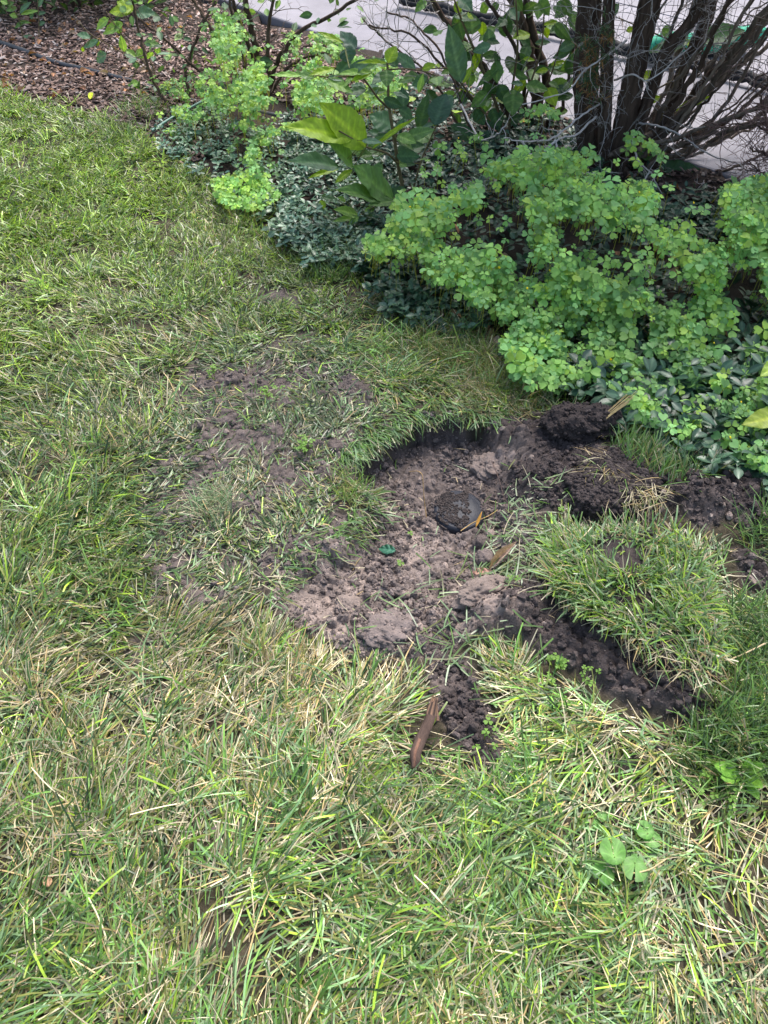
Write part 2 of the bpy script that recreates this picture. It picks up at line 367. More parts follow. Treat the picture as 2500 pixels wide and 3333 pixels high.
def tonemix(x, y, px, py):
    """colour of each blade from its place on the lawn"""
    n = len(x)
    dry = .29+.07*sm(2000, 2300, py)+1.1*(fbm(x*3.2, y*3.2, 91, 3)-.5)+.5*(fbm(x*12, y*12, 92, 2)-.5)
    dry += .22*np.exp(-(((px-700)/650)**2+((py-2330)/260)**2))+.12*np.exp(-(((px-250)/350)**2+((py-2750)/300)**2))+.26*np.exp(-(((px-2420)/330)**2+((py-3100)/260)**2))
    dry -= .2*sm(1200, 500, py)*sm(900, 500, px)+.16*np.exp(-(((px-1750)/450)**2+((py-2650)/260)**2))
    dry -= .12*np.exp(-(((px-1250)/300)**2+((py-1200)/220)**2))
    dry = np.clip(dry, .05, .75)
    upl = sm(1300, 600, py-.25*(900-px)); midl = sm(2250, 1800, py)*sm(1250, 950, px)
    dry = dry*(1-.45*midl)
    c = pick(n, dict(green=4.6, blue=3.2, dk=2.0, yg=1.4, ol=1.8)); cm = pick(n, dict(green=4, dk=3.2, yg=2, ol=3, blue=.6)); m = rng.random(n) < midl*.85; c[m] = cm[m]
    cu = pick(n, dict(yg=7, green=3, ol=2.0, dk=.8))*np.array([.92, .95, .8]); m = rng.random(n) < upl; c[m] = cu[m]
    sp = sm(-80, 60, sdist(SPARSE, px, py)); m = rng.random(n) < sp*.7; c[m] = pick(m.sum(), dict(blue=4, dk=3, green=2.5, ol=2.5, tan=.7))*.62
    d = pick(n, dict(tan=3, straw=1.3, ol=.8)); m = rng.random(n) < dry; c[m] = d[m]
    lowf = (.66+.78*fbm(x*2.6, y*2.6, 95, 3))*(1-.14*midl)*(1+.22*sm(2000, 2350, py))
    return c*(lowf*(.45+1.4*rng.random(n)**1.4))[:, None]
def lawn_density(x, y):
    S_, px, py = soil_amt(x, y)
    inl = sm(-25, 15, sdist(LAWN, px, py)+70*(fbm(x*12, y*12, 55, 3)-.5))
    nf = sm(-75, -8, soil_amt.d); d = inl*(1-S_)*(1-.82*nf)
    stk = np.exp(-(((px-1378)/48)**2+((py-2400)/110)**2)*1.0)*1.0; d = d*(1-.9*np.clip(stk*1.6, 0, 1))
    sp = sm(-90, 90, sdist(SPARSE, px, py)+120*(fbm(x*9, y*9, 56, 3)-.5))
    pn = fbm(x*11, y*11, 57, 3)
    d = d*(1-sp*(1-np.clip((pn-.33)*4.5, .5, 1.1)))
    d = d*np.clip((fbm(x*9, y*9, 58, 3)-.26)*3.6, .28, 1)*(1-.0*x)+.35*np.exp(-(((px-2150)/260)**2+((py-2430)/160)**2)); d = d*inl*(1-S_)*(1-.82*nf)
    for (cx, cy, a, b, k) in HOLES:
        d = d*(1-k*np.clip(1.6-((px-cx)/a)**2-((py-cy)/b)**2, 0, 1))
    return d, px, py
def flow(x, y, px, py):
    """lying direction of the matted blades"""
    a = 6.28*fbm(x*1.6+4, y*1.6, 101, 2)*1.6+2.2*(fbm(x*7, y*7, 102, 2)-.5)
    # toward the right and down around the pit, down-right below it
    w1 = np.exp(-(((px-1250)/330)**2+((py-1200)/260)**2)); w2 = np.exp(-(((px-1350)/380)**2+((py-2480)/200)**2))
    w3 = np.exp(-(((px-600)/450)**2+((py-2200)/260)**2)); w4 = np.exp(-(((px-1750)/300)**2+((py-2800)/200)**2))
    def mixa(a, b, w): return np.arctan2(np.sin(a)*(1-w)+np.sin(b)*w, np.cos(a)*(1-w)+np.cos(b)*w)
    a = mixa(a, R(128)+0*a, w1*.95); a = mixa(a, R(125)+0*a, w2*.85); a = mixa(a, R(70)+0*a, w3*.6); a = mixa(a, R(150)+0*a, w4*.7)
    return a
def sample(nw, x0, x1, y0, y1):
    x = rng.uniform(x0, x1, nw); y = rng.uniform(y0, y1, nw)
    d, px, py = lawn_density(x, y)
    k = (rng.random(nw) < d) & (px > -560) & (px < 3000) & (py < 3750); return x[k], y[k], px[k], py[k]
def lawn_layer(mb, dens, x0, x1, y0, y1, kind):
    n = int(dens*(x1-x0)*(y1-y0)); x, y, px, py = sample(n, x0, x1, y0, y1); n = len(x)
    z = hz(x, y)-.004
    upl = sm(1400, 700, py-.25*(900-px))
    if kind == 'mat':
        az = flow(x, y, px, py)+rng.normal(0, .3, n)+(rng.random(n) < .15)*rng.normal(0, 1.5, n); tilt = R(50)+R(30)*rng.random(n)-R(20)*upl; bend = R(25)*rng.random(n)+R(5)
        ln = (.045+.07*rng.random(n))*(1-.3*upl)*(1-.3*sm(2200, 1700, py))*(1-.25*sm(1.6, 2.6, y))
    else:
        az = rng.uniform(0, 6.28, n); tilt = R(8)+R(42)*rng.random(n); bend = R(20)+R(60)*rng.random(n)
        ln = (.03+.035*rng.random(n))*(1-.1*upl)
    sp = sm(-80, 60, sdist(SPARSE, px, py)); soil_amt(x, y); nf = sm(-110, -10, soil_amt.d); ln = ln*(1-.3*sp)*(1-.5*nf); tilt = tilt+(R(86)-tilt)*.75*sp
    wd = (.0024+.0022*rng.random(n)**1.3)*(1+.1*np.clip(y-1.2, 0, 3))
    blades(mb, x, y, z, az, tilt, bend, ln, wd, tonemix(x, y, px, py), 4 if kind == 'mat' else 3)
def tufts(mb, nt_, x0, x1, y0, y1, per=(8, 22), ln0=.035, ln1=.07, tones=None):
    x, y, px, py = sample(nt_, x0, x1, y0, y1); k = rng.integers(per[0], per[1], len(x))
    X = np.repeat(x, k); Y = np.repeat(y, k); n = len(X); az = rng.uniform(0, 6.28, n); r = .006+.018*rng.random(n)
    base_az = np.repeat(flow(x, y, px, py)+rng.normal(0, .7, len(x)), k)
    lean = np.repeat(.15+rng.random(len(x))*1.1, k); axx = np.sin(az)+lean*np.sin(base_az)*1.5; ayy = np.cos(az)+lean*np.cos(base_az)*1.5; az2 = np.arctan2(axx, ayy)
    X2 = X+np.sin(az)*r; Y2 = Y+np.cos(az)*r; px, py = proj(X2, Y2, 0*X2)
    tone = np.repeat(rng.uniform(.6, 1.4, len(x)), k)[:, None]; S_, _, _ = soil_amt(X2, Y2)
    c = tonemix(X2, Y2, px, py); shr = (1-.4*sm(-80, 60, sdist(SPARSE, px, py)))*(1-.5*sm(-110, -10, soil_amt.d))
    if tones is not None: c = pick(n, tones)*rng.uniform(.75, 1.25, n)[:, None]
    blades(mb, X2, Y2, hz(X2, Y2)-.004, az2, R(15)+R(35)*rng.random(n)+R(14)*np.clip(lean, 0, 1.5), R(15)+R(50)*rng.random(n), shr*rng.uniform(ln0, ln1, n)*np.repeat(rng.uniform(.6, 1.25, len(x)), k), .0024+.002*rng.random(n), c*tone, 4)
mb = MB()
lawn_layer(mb, 13000, -1.6, 2.0, -.02, 2.0, 'mat'); lawn_layer(mb, 5000, -1.6, 2.0, -.02, 2.0, 'up')
lawn_layer(mb, 9000, -3.5, 1.2, 2.0, 4.4, 'mat'); lawn_layer(mb, 11000, -3.5, 1.2, 2.0, 4.4, 'up')
tufts(mb, 8300, -1.6, 2.0, -.02, 2.0, ln0=.045, ln1=.105); tufts(mb, 10000, -3.5, 1.0, 2.0, 4.3, ln0=.035, ln1=.075)
tag(mb.build('lawn_grass', M_grass), 'matted green and straw coloured lawn grass around the dug pit', 'grass', kind='stuff')

# turf lip hanging over the upper rim of the pit
def edge_blades(mb, pts, per_m, az, azj, ln0, ln1, tones, jit=.03, off=0.0, tilt=(50, 95), bend=(20, 70), zf=hz, zoff=.002, clamp=False, wd=.0032):
    p = wpoly(pts) if not isinstance(pts, np.ndarray) else pts
    d = np.hypot(*np.diff(p, axis=0).T); L_ = d.sum(); n = int(per_m*L_); t = rng.random(n)*L_; cs = np.concatenate([[0], np.cumsum(d)])
    x = np.interp(t, cs, p[:, 0])+rng.normal(0, jit, n); y = np.interp(t, cs, p[:, 1])+rng.normal(0, jit, n)+off
    c = pick(n, tones)*rng.uniform(.7, 1.3, n)[:, None]
    blades(mb, x, y, zf(x, y)+zoff, np.full(n, az)+rng.normal(0, azj, n), R(tilt[0])+R(tilt[1]-tilt[0])*rng.random(n), R(bend[0])+R(bend[1]-bend[0])*rng.random(n), rng.uniform(ln0, ln1, n), wd*rng.uniform(.7, 1.25, n), c, 5, clamp=clamp)
mb = MB()
RIM = [(1090,1545),(1150,1505),(1270,1425),(1340,1380),(1430,1360),(1560,1368),(1650,1385)]
top_edge = lambda x, y: hz(x, y+.05)
edge_blades(mb, RIM, 2200, R(150), .5, .04, .085, dict(green=4, blue=5, dk=2, tan=.8, ol=1), jit=.018, off=.028, zf=top_edge, tilt=(55, 90), bend=(10, 50))
edge_blades(mb, RIM, 1500, R(165), .6, .03, .06, dict(green=3, blue=3, dk=3, tan=1.5, straw=.7), jit=.012, off=.012, zf=top_edge, tilt=(70, 110), bend=(10, 60))
edge_blades(mb, [(1430,1350),(1560,1358),(1700,1370),(1800,1350)], 1100, R(170), .8, .04, .08, dict(tan=5, straw=3, ol=1.5, green=1.), jit=.02, off=.03, zf=top_edge, wd=.0022)
edge_blades(mb, [(1150,1610),(1230,1640),(1170,1700),(1080,1770),(930,1850),(885,1960)], 900, R(110), .8, .03, .07, dict(green=4, blue=3, ol=2, tan=2, dk=2), jit=.02, off=.0, zf=hz, tilt=(40, 85), bend=(10, 50), clamp=True)
tag(mb.build('overhanging_grass', M_grass), 'dense grey green grass lip drooping over the upper rim of the pit', 'grass', kind='stuff')
# the turf mat under that lip: a thin undercut shelf of roots and earth
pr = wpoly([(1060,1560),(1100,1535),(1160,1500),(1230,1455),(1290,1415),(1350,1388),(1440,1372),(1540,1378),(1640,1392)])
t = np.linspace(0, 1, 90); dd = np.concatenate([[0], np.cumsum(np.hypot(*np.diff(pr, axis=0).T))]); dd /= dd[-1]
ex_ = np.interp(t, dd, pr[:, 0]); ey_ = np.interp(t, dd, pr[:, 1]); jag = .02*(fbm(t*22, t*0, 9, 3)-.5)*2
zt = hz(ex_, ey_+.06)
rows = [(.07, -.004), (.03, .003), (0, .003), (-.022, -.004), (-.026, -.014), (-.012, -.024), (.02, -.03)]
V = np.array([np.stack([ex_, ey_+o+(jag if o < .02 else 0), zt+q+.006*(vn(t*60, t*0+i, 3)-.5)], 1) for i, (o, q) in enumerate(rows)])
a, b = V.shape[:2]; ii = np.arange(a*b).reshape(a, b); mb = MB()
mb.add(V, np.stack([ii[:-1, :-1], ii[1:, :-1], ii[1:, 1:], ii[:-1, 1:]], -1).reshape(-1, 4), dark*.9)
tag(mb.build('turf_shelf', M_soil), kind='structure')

# loose clippings lying in the pit and on the spoil
mb = MB(); n = 1500; x = rng.uniform(-.5, 1.4, n); y = rng.uniform(.75, 1.95, n); S_, px, py = soil_amt(x, y); k = (S_ > .6) & (rng.random(n) < .12+.5*sm(.45, .65, fbm(x*5, y*5, 120, 2)))
x = x[k]; y = y[k]; n = len(x)
blades(mb, x, y, hd(x, y)+.008, rng.uniform(0, 6.28, n), R(84)+R(8)*rng.random(n), R(8)*rng.random(n), .015+.05*rng.random(n)**1.5, .0018+.0018*rng.random(n), pick(n, dict(green=3, blue=3, tan=3, straw=2))*rng.uniform(.8, 1.2, n)[:, None], 3, clamp=False)
def swath(px, py, sx, sy, n, az, azj, l0, l1):
    c = P(px, py); x = rng.normal(c[0], sx, n); y = rng.normal(c[1], sy, n)
    blades(mb, x, y, hd(x, y)+.012, az+rng.normal(0, azj, n), R(78)+R(14)*rng.random(n), R(8)*rng.random(n), rng.uniform(l0, l1, n), .0024+.0015*rng.random(n), pick(n, dict(green=5, blue=4, tan=1, ol=1))*rng.uniform(.5, 1.1, n)[:, None], 4, clamp=False)
swath(1660, 1700, .04, .06, 90, R(110), .9, .04, .09); swath(1680, 1830, .05, .05, 140, R(120), .9, .04, .08); swath(1620, 1900, .04, .05, 40, R(60), .9, .04, .08)
swath(1400, 1980, .14, .05, 28, R(70), 1.0, .03, .09); swath(1730, 1640, .05, .03, 40, R(70), .7, .04, .08); swath(1270, 2060, .12, .05, 12, R(20), 1, .03, .07); swath(1500,2130,.06,.03,70,R(100),1,.04,.08)
tag(mb.build('grass_clippings', M_grass), 'torn green and straw grass blades scattered on the bare soil', 'clippings', kind='stuff')

# ------------------------------------------------------------------ sod slabs
def slab(name, outline_px, ztop, label, cat, tones_soil, parts):
    """turned slab of turf: crumbly side wall and uneven top"""
    p = wpoly(outline_px, ztop); p = np.vstack([p, p[:1]]); dd = np.concatenate([[0], np.cumsum(np.hypot(*np.diff(p, axis=0).T))]); m = 170
    t = np.linspace(0, dd[-1], m, endpoint=False); bx = np.interp(t, dd, p[:, 0]); by = np.interp(t, dd, p[:, 1]); c = np.array([bx.mean(), by.mean()])
    rows = []; rad = [(1.02, -.03), (1.06, .15), (1.05, .4), (1.02, .7), (.97, .92), (.9, 1.0), (.75, 1.05), (.55, 1.1), (.3, 1.12), (.03, 1.12)]
    for i, (r, q) in enumerate(rad):
        xx = c[0]+(bx-c[0])*r; yy = c[1]+(by-c[1])*r
        zb = hz(xx, yy); zz = zb*(1-min(max(q, 0), 1))+ztop*min(max(q, 0), 1.2) if q > 0 else zb+q
        a = np.arctan2(by-c[1], bx-c[0]); nn = (fbm(xx*38, yy*38+i*.35, 5, 4)-.5)*.035*(1 if q < .95 else .6)
        rows.append(np.stack([xx+np.cos(a)*nn, yy+np.sin(a)*nn, zz+.5*nn+.006*(vn(xx*150, yy*150+i, 6)-.5)], 1))
    V = np.array(rows); a_, b_ = V.shape[:2]; ii = np.arange(a_*b_).reshape(a_, b_); i2 = np.concatenate([ii, ii[:, :1]], 1)
    mb = MB(); mb.add(V, np.stack([i2[:-1, :-1], i2[:-1, 1:], i2[1:, 1:], i2[1:, :-1]], -1).reshape(-1, 4), tones_soil)
    # crumbs stuck on the wall
    nC = 2600; j = rng.integers(0, m, nC); i = rng.uniform(0, parts, nC); i0 = i.astype(int); pos = V[i0, j]+(V[i0+1, j]-V[i0, j])*(i-i0)[:, None]
    s = .003+.006*rng.random(nC)**2
    tv, tf = IC[0]; inst(mb, lumpy(tv, .9, 4), tf, rot(*rng.uniform(0, 6.3, (3, nC))), s[:, None]*rng.uniform(.7, 1.1, (nC, 3)), pos, np.array(tones_soil)[None]*rng.uniform(.7, 1.4, nC)[:, None])
    root = empty(name, (c[0], c[1], float(hz(c[0], c[1]))), label, cat)
    mb.build('root_mat', M_soil, root)
    def top(x, y): return np.where(sdist(p[:-1], x, y) > 0, ztop*1.02, -1.0)
    return root, p[:-1], c, top
def root_tubes(mb, x, y, z, dirs, ln, col, rad=.0007, droop=.5):
    for i in range(len(x)):
        q = 7; s = np.linspace(0, 1, q)[:, None]; d = dirs[i]/np.linalg.norm(dirs[i])
        pts = np.array([x[i], y[i], z[i]])+d*ln[i]*s+np.array([0, 0, -1])*droop*ln[i]*s**2+np.cumsum(rng.normal(0, ln[i]*.05, (q, 3)), 0)
        tube(mb, pts, np.linspace(rad, rad*.4, q), 4, col[i])
def tube(mb, pts, radii, sides=6, col=(.1, .1, .1), lump=0.0):
    pts = np.asarray(pts, float); n = len(pts); radii = np.broadcast_to(np.asarray(radii, float), (n,))
    T = np.gradient(pts, axis=0); T /= np.linalg.norm(T, axis=1)[:, None]+1e-12
    u = np.array([0, 0, 1.]) if abs(T[0, 2]) < .9 else np.array([1., 0, 0])
    Us = []; 
    for k in range(n):
        u = u-T[k]*np.dot(u, T[k]); u = u/(np.linalg.norm(u)+1e-9); Us.append(u)
    U = np.array(Us); W = np.cross(T, U); a = np.linspace(0, 2*np.pi, sides, endpoint=False)
    r = radii[:, None]*np.ones((1, sides))
    if lump: r = r*(1+lump*(rng.random((1, sides))-.5)*2+lump*.5*(rng.random((n, sides))-.5))
    v = pts[:, None]+(U[:, None]*np.cos(a)[None, :, None]+W[:, None]*np.sin(a)[None, :, None])*r[..., None]
    ii = np.arange(n*sides).reshape(n, sides); jj = np.roll(ii, -1, 1)
    mb.add(v, np.stack([ii[:-1], jj[:-1], jj[1:], ii[1:]], -1).reshape(-1, 4), col)
    for e, s_ in ((0, 1), (n-1, -1)):
        base = len(v.reshape(-1, 3)); ring = v[e]; cc = np.vstack([ring, pts[e]]); f = np.array([[(k+1) % sides, k, sides][::s_] for k in range(sides)]); mb.add(cc, f, col if np.ndim(col) == 1 else col[0])

SOD1 = [(1790,1830),(1880,1770),(2030,1720),(2180,1730),(2270,1800),(2300,1920),(2330,2060),(2330,2150),(2280,2210),(2190,2170),(2110,2100),(2000,2040),(1920,1985),(1840,1950),(1800,1890)]
sod, sp1, sc1, top1 = slab('sod_slab', SOD1, .075, 'big lifted slab of turf with long green grass and dark root wall, right of the pit', 'turf slab', dark*.85, 5)
mb = MB(); n = 9000
x = rng.uniform(sp1[:, 0].min(), sp1[:, 0].max(), n); y = rng.uniform(sp1[:, 1].min(), sp1[:, 1].max(), n); dd_ = sdist(sp1, x, y); k = dd_ > -.004
k &= rng.random(n) < np.clip((fbm(x*16, y*16, 140, 3)-.32)*2.6, 0.05, 1)
x = x[k]; y = y[k]; n = len(x); out = np.arctan2(x-sc1[0], y-sc1[1]); e_ = sm(.09, 0, dd_[k])
az = np.where(rng.random(n) < .15+.25*e_, out+rng.normal(0, .7, n), 6.28*fbm(x*9, y*9, 141, 2)*1.6+rng.normal(0, .8, n))
dryp = np.clip(.12+.35*sm(2020, 2250, proj(x, y, 0*x+.08)[1])+.12*e_, 0, .8)
c = pick(n, dict(green=5, blue=5, yg=3, dk=.8, ol=1)); dmk = rng.random(n) < dryp; c[dmk] = pick(dmk.sum(), dict(tan=3, straw=1))
blades(mb, x, y, np.full(n, .078), az, R(15)+R(55)*rng.random(n)+R(8)*e_, R(10)+R(50)*rng.random(n), (.03+.05*rng.random(n)**1.4)*(.6+.6*fbm(x*12, y*12, 142, 2)), .0022+.0022*rng.random(n), c*rng.uniform(.75, 1.3, n)[:, None], 5, clamp=False)
# lower edge: straw and grass drooping over the wall
low = wpoly([(1800,1870),(1840,1950),(1920,1985),(2000,2040),(2110,2100),(2190,2170),(2280,2210),(2330,2150)], .075)
edge_blades(mb, low, 650, R(170), 1.2, .02, .06, dict(tan=4, straw=2, green=2, blue=2, ol=1), jit=.014, off=.008, zf=lambda a, b: 0*a+.076, tilt=(50, 110), bend=(10, 60), wd=.0024)
mb.build('grass_tuft', M_grass, sod)
mb = MB(); n = 260; d_ = np.hypot(*np.diff(low, axis=0).T); cs = np.concatenate([[0], np.cumsum(d_)]); t = rng.random(n)*cs[-1]
x = np.interp(t, cs, low[:, 0]); y = np.interp(t, cs, low[:, 1])-.008; z = rng.uniform(.03, .075, n)
root_tubes(mb, x, y, z, np.stack([rng.normal(0, .6, n), -np.abs(rng.normal(.6, .4, n)), rng.normal(-.3, .4, n)], 1), rng.uniform(.02, .06, n), rng.uniform(.5, 1.1, (n, 1))*np.array([[.28, .2, .13]]))
mb.build('roots', M_twig, sod)

SOD2 = [(1850,1560),(1930,1480),(2040,1445),(2130,1470),(2170,1540),(2110,1620),(2000,1650),(1890,1640)]
sod2, sp2, sc2, top2 = slab('sod_clump', SOD2, .07, 'small upturned sod clump with straw fringe, above the big grassy slab', 'turf clump', dark*.9, 8.8)
G2P = wpoly([(1975,1455),(2110,1425),(2330,1470),(2340,1550),(2180,1590),(2060,1560)], .05)
mb = MB(); n = 1500
x = rng.uniform(sp2[:, 0].min()+.04, sp2[:, 0].max()+.2, n); y = rng.uniform(sp2[:, 1].min()+.02, sp2[:, 1].max()+.06, n); k = sdist(G2P, x, y) > 0; x = x[k]; y = y[k]; n = len(x)
zz = np.where(sdist(sp2, x, y) > 0, .072, hz(x, y))
blades(mb, x, y, zz, R(25)+rng.normal(0, .7, n), R(5)+R(35)*rng.random(n), R(10)+R(40)*rng.random(n), .04+.04*rng.random(n), .0025+.002*rng.random(n), pick(n, dict(green=5, blue=2, ol=3, tan=1.5, dk=1.5))*rng.uniform(.75, 1.2, n)[:, None], 4, clamp=False)
edge_blades(mb, wpoly([(1950,1480),(2010,1560),(2080,1610),(2150,1600)], .07), 1500, R(200), .9, .03, .09, dict(tan=5, straw=3, ol=2, green=1), jit=.022, zf=lambda a, b: 0*a+.07, tilt=(50, 110), bend=(10, 60), wd=.0022)
mb.build('grass_tuft', M_grass, sod2)

def clod(name, px, py, size, label, cat, col, k=.9, sub=2, lift=.5, seed=3, yaw=0.0, group=None, crumbs=0):
    c = P(px, py); z0 = float(hd(np.array([c[0]]), np.array([c[1]]))[0]); tv, tf = ico(sub+3)
    v = lumpy(tv, k, seed, 1.6); w1_, wc_ = worley(tv[:, 0]*4+tv[:, 2]*2, tv[:, 1]*4-tv[:, 2]*3, seed); v = v*(1+.4*(fbm(tv[:, 0]*6+tv[:, 2]*3, tv[:, 1]*6-tv[:, 2]*5, seed, 5)-.5)-.13*(w1_-.4))[:, None]
    v = np.einsum('ij,kj->ki', rot(np.array([yaw]), np.zeros(1), np.zeros(1))[0], v*np.array(size)); o = (c[0], c[1], z0+size[2]*lift)
    mb = MB(); mb.add(v+np.array(o), tf, np.array(col))
    if crumbs:
        j = rng.integers(0, len(v), crumbs); cs_ = .0018+.0055*rng.random(crumbs)**2.5; t0_, t1_ = IC[0]; inst(mb, lumpy(t0_, .9, 4), t1_, rot(*rng.uniform(0, 6.3, (3, crumbs))), cs_[:, None]*rng.uniform(.6, 1.2, (crumbs, 3)), v[j]+np.array(o), np.array(col)[None]*rng.uniform(.7, 1.5, crumbs)[:, None])
    ob = mb.build(name, M_soil, origin=o); return tag(ob, label, cat, group)
clod('earth_clod', 1870, 1432, (.10, .05, .042), 'dark crumbly block of earth at the top right rim of the pit', 'clod', dark*.75, .9, 2, .35, 5, .15, crumbs=1500)
clod('soil_lump', 1572, 1742, (.022, .019, .018), 'round brown soil lump just right of the black lid', 'clod', mid*.9, .6, 1, .6, 11)
clod('soil_lump', 1583, 1802, (.026, .022, .02), 'pale brown soil lump beside the curled dry leaf', 'clod', mid*1.3, .6, 1, .6, 12)
clod('clay_lump', 1600, 1700, (.012, .011, .008), 'small pale clay crumb caught in the grass right of the black lid', 'clod', cl, .8, 1, .6, 13)
clod('clay_slab', 1600, 1480, (.045, .04, .02), 'pale clay slab embedded in the upper right pit wall', 'clod', cl*.8, 1., 2, .1, 14, .5, crumbs=60)
clod('clay_slab', 1260, 2080, (.055, .034, .016), 'broad flat clay slab at the lower end of the pit', 'clod', mid*1.35, 1.1, 2, -.1, 15, .2, crumbs=220)
clod('clay_slab', 1130, 1975, (.03, .025, .014), 'small pale clay slab on the lower left pit floor', 'clod', cl*.75, .9, 2, .1, 16, .9, crumbs=30)
clod('clay_slab', 1560, 1965, (.06, .03, .018), 'long pale clay slab below the curled dry leaf', 'clod', cl*.72, .9, 2, .1, 17, .5, crumbs=50)
clod('grey_stone', 1243, 2588, (.017, .013, .007), 'small grey stone lying in the grass left of the broken stick', 'stone', (.3, .28, .29), .5, 1, .5, 18)
clod('soil_lump', 1412, 2348, (.010, .009, .009), 'small dark soil lump touching the top of the broken stick', 'clod', mid*1.1, .6, 1, 1.2, 19)

# ------------------------------------------------------------------ round black lid, tilted, half covered in mud
c = P(1492, 1672, -.05); zg = float(hz(c[0], c[1])); Lr = .066
lid = empty('drain_cover', (c[0], c[1], zg+.013), 'round black plastic lid smeared with mud on the pit floor', 'cover'); lid.rotation_euler = (R(5), R(3), 0)
def lathe(prof, m, col, wob=0.0):
    a = np.linspace(0, 2*np.pi, m, endpoint=False); V = np.array([np.stack([r*np.cos(a), r*np.sin(a), z+0*a+wob*(vn(np.cos(a)*3+9, np.sin(a)*3+9, 3)-.5)], 1) for r, z in prof]); n = len(prof)
    ii = np.arange(n*m).reshape(n, m); jj = np.roll(ii, -1, 1); return V.reshape(-1, 3), np.stack([ii[:-1], jj[:-1], jj[1:], ii[1:]], -1).reshape(-1, 4)
def child(mb, name, mat, parent, smooth=True):
    o = mb.build(name, mat, smooth=smooth); o.parent = parent; o.location = (0, 0, 0); return o
mb = MB(); v, f = lathe([(Lr, -.02), (Lr+.001, .004), (Lr-.001, .012), (Lr-.004, .0175), (Lr-.009, .0205), (Lr-.0105, .0205)], 96, 0); mb.add(v, f, (.022, .024, .032)); child(mb, 'rim', M_plas, lid)
mb = MB(); v, f = lathe([(Lr-.0105, .0205), (Lr-.0115, .0195), (Lr-.013, .0205), (.03, .0225), (.0005, .023)], 96, 0, .0015); mb.add(v, f, (.02, .022, .03)); child(mb, 'cover_plate', M_plas, lid)
mb = MB(); nC = 2600; a = rng.random(nC)*6.283; r = Lr*.93*np.sqrt(rng.random(nC)); x = r*np.cos(a); y = r*np.sin(a)
k = (fbm(x*55+7, y*55+3, 8, 3)+.2*sm(.02, -.05, x)-.25*sm(.01, .05, x)*sm(-.05, .02, y)-.1*(r > Lr*.8)) > .47; x = x[k]; y = y[k]; nC = len(x); s = .0012+.0028*rng.random(nC)**2
tv, tf = IC[0]; inst(mb, lumpy(tv, .8, 4), tf, rot(*rng.uniform(0, 6.3, (3, nC))), s[:, None]*rng.uniform(.6, 1.2, (nC, 3)), np.stack([x, y, .0207+.002*(1-(x*x+y*y)/Lr**2)+s*.1], 1), mid[None]*rng.uniform(.35, .65, nC)[:, None])
# smear on the rim
nC = 160; a = R(215)+R(25)*rng.random(nC); q = rng.random(nC); x = np.cos(a)*(Lr+.0005); y = np.sin(a)*(Lr+.0005)
inst(mb, lumpy(tv, .8, 4), tf, rot(*rng.uniform(0, 6.3, (3, nC))), np.full((nC, 3), .0026)*rng.uniform(.6, 1.2, (nC, 3)), np.stack([x, y, .002+.012*q], 1), mid[None]*rng.uniform(.7, 1.0, nC)[:, None])
child(mb, 'mud_crust', M_soil, lid, False)
# soil banked against the far side of the lid
mb = MB(); nC = 900; a = R(-10)+R(210)*rng.random(nC); r = Lr*(.86+.3*rng.random(nC)); s = .002+.005*rng.random(nC)**2; x = c[0]+r*np.cos(a); y = c[1]+r*np.sin(a)
inst(mb, lumpy(tv, .8, 5), tf, rot(*rng.uniform(0, 6.3, (3, nC))), s[:, None]*rng.uniform(.6, 1.2, (nC, 3)), np.stack([x, y, zg+.008+.02*rng.random(nC)*np.clip(1.3-(r-Lr*.86)/(Lr*.3), 0, 1)+.004], 1), mid[None]*rng.uniform(.6, 1.1, nC)[:, None])
tag(mb.build('banked_soil', M_soil, smooth=False), 'loose soil banked round the far side of the black lid', 'soil', kind='stuff')

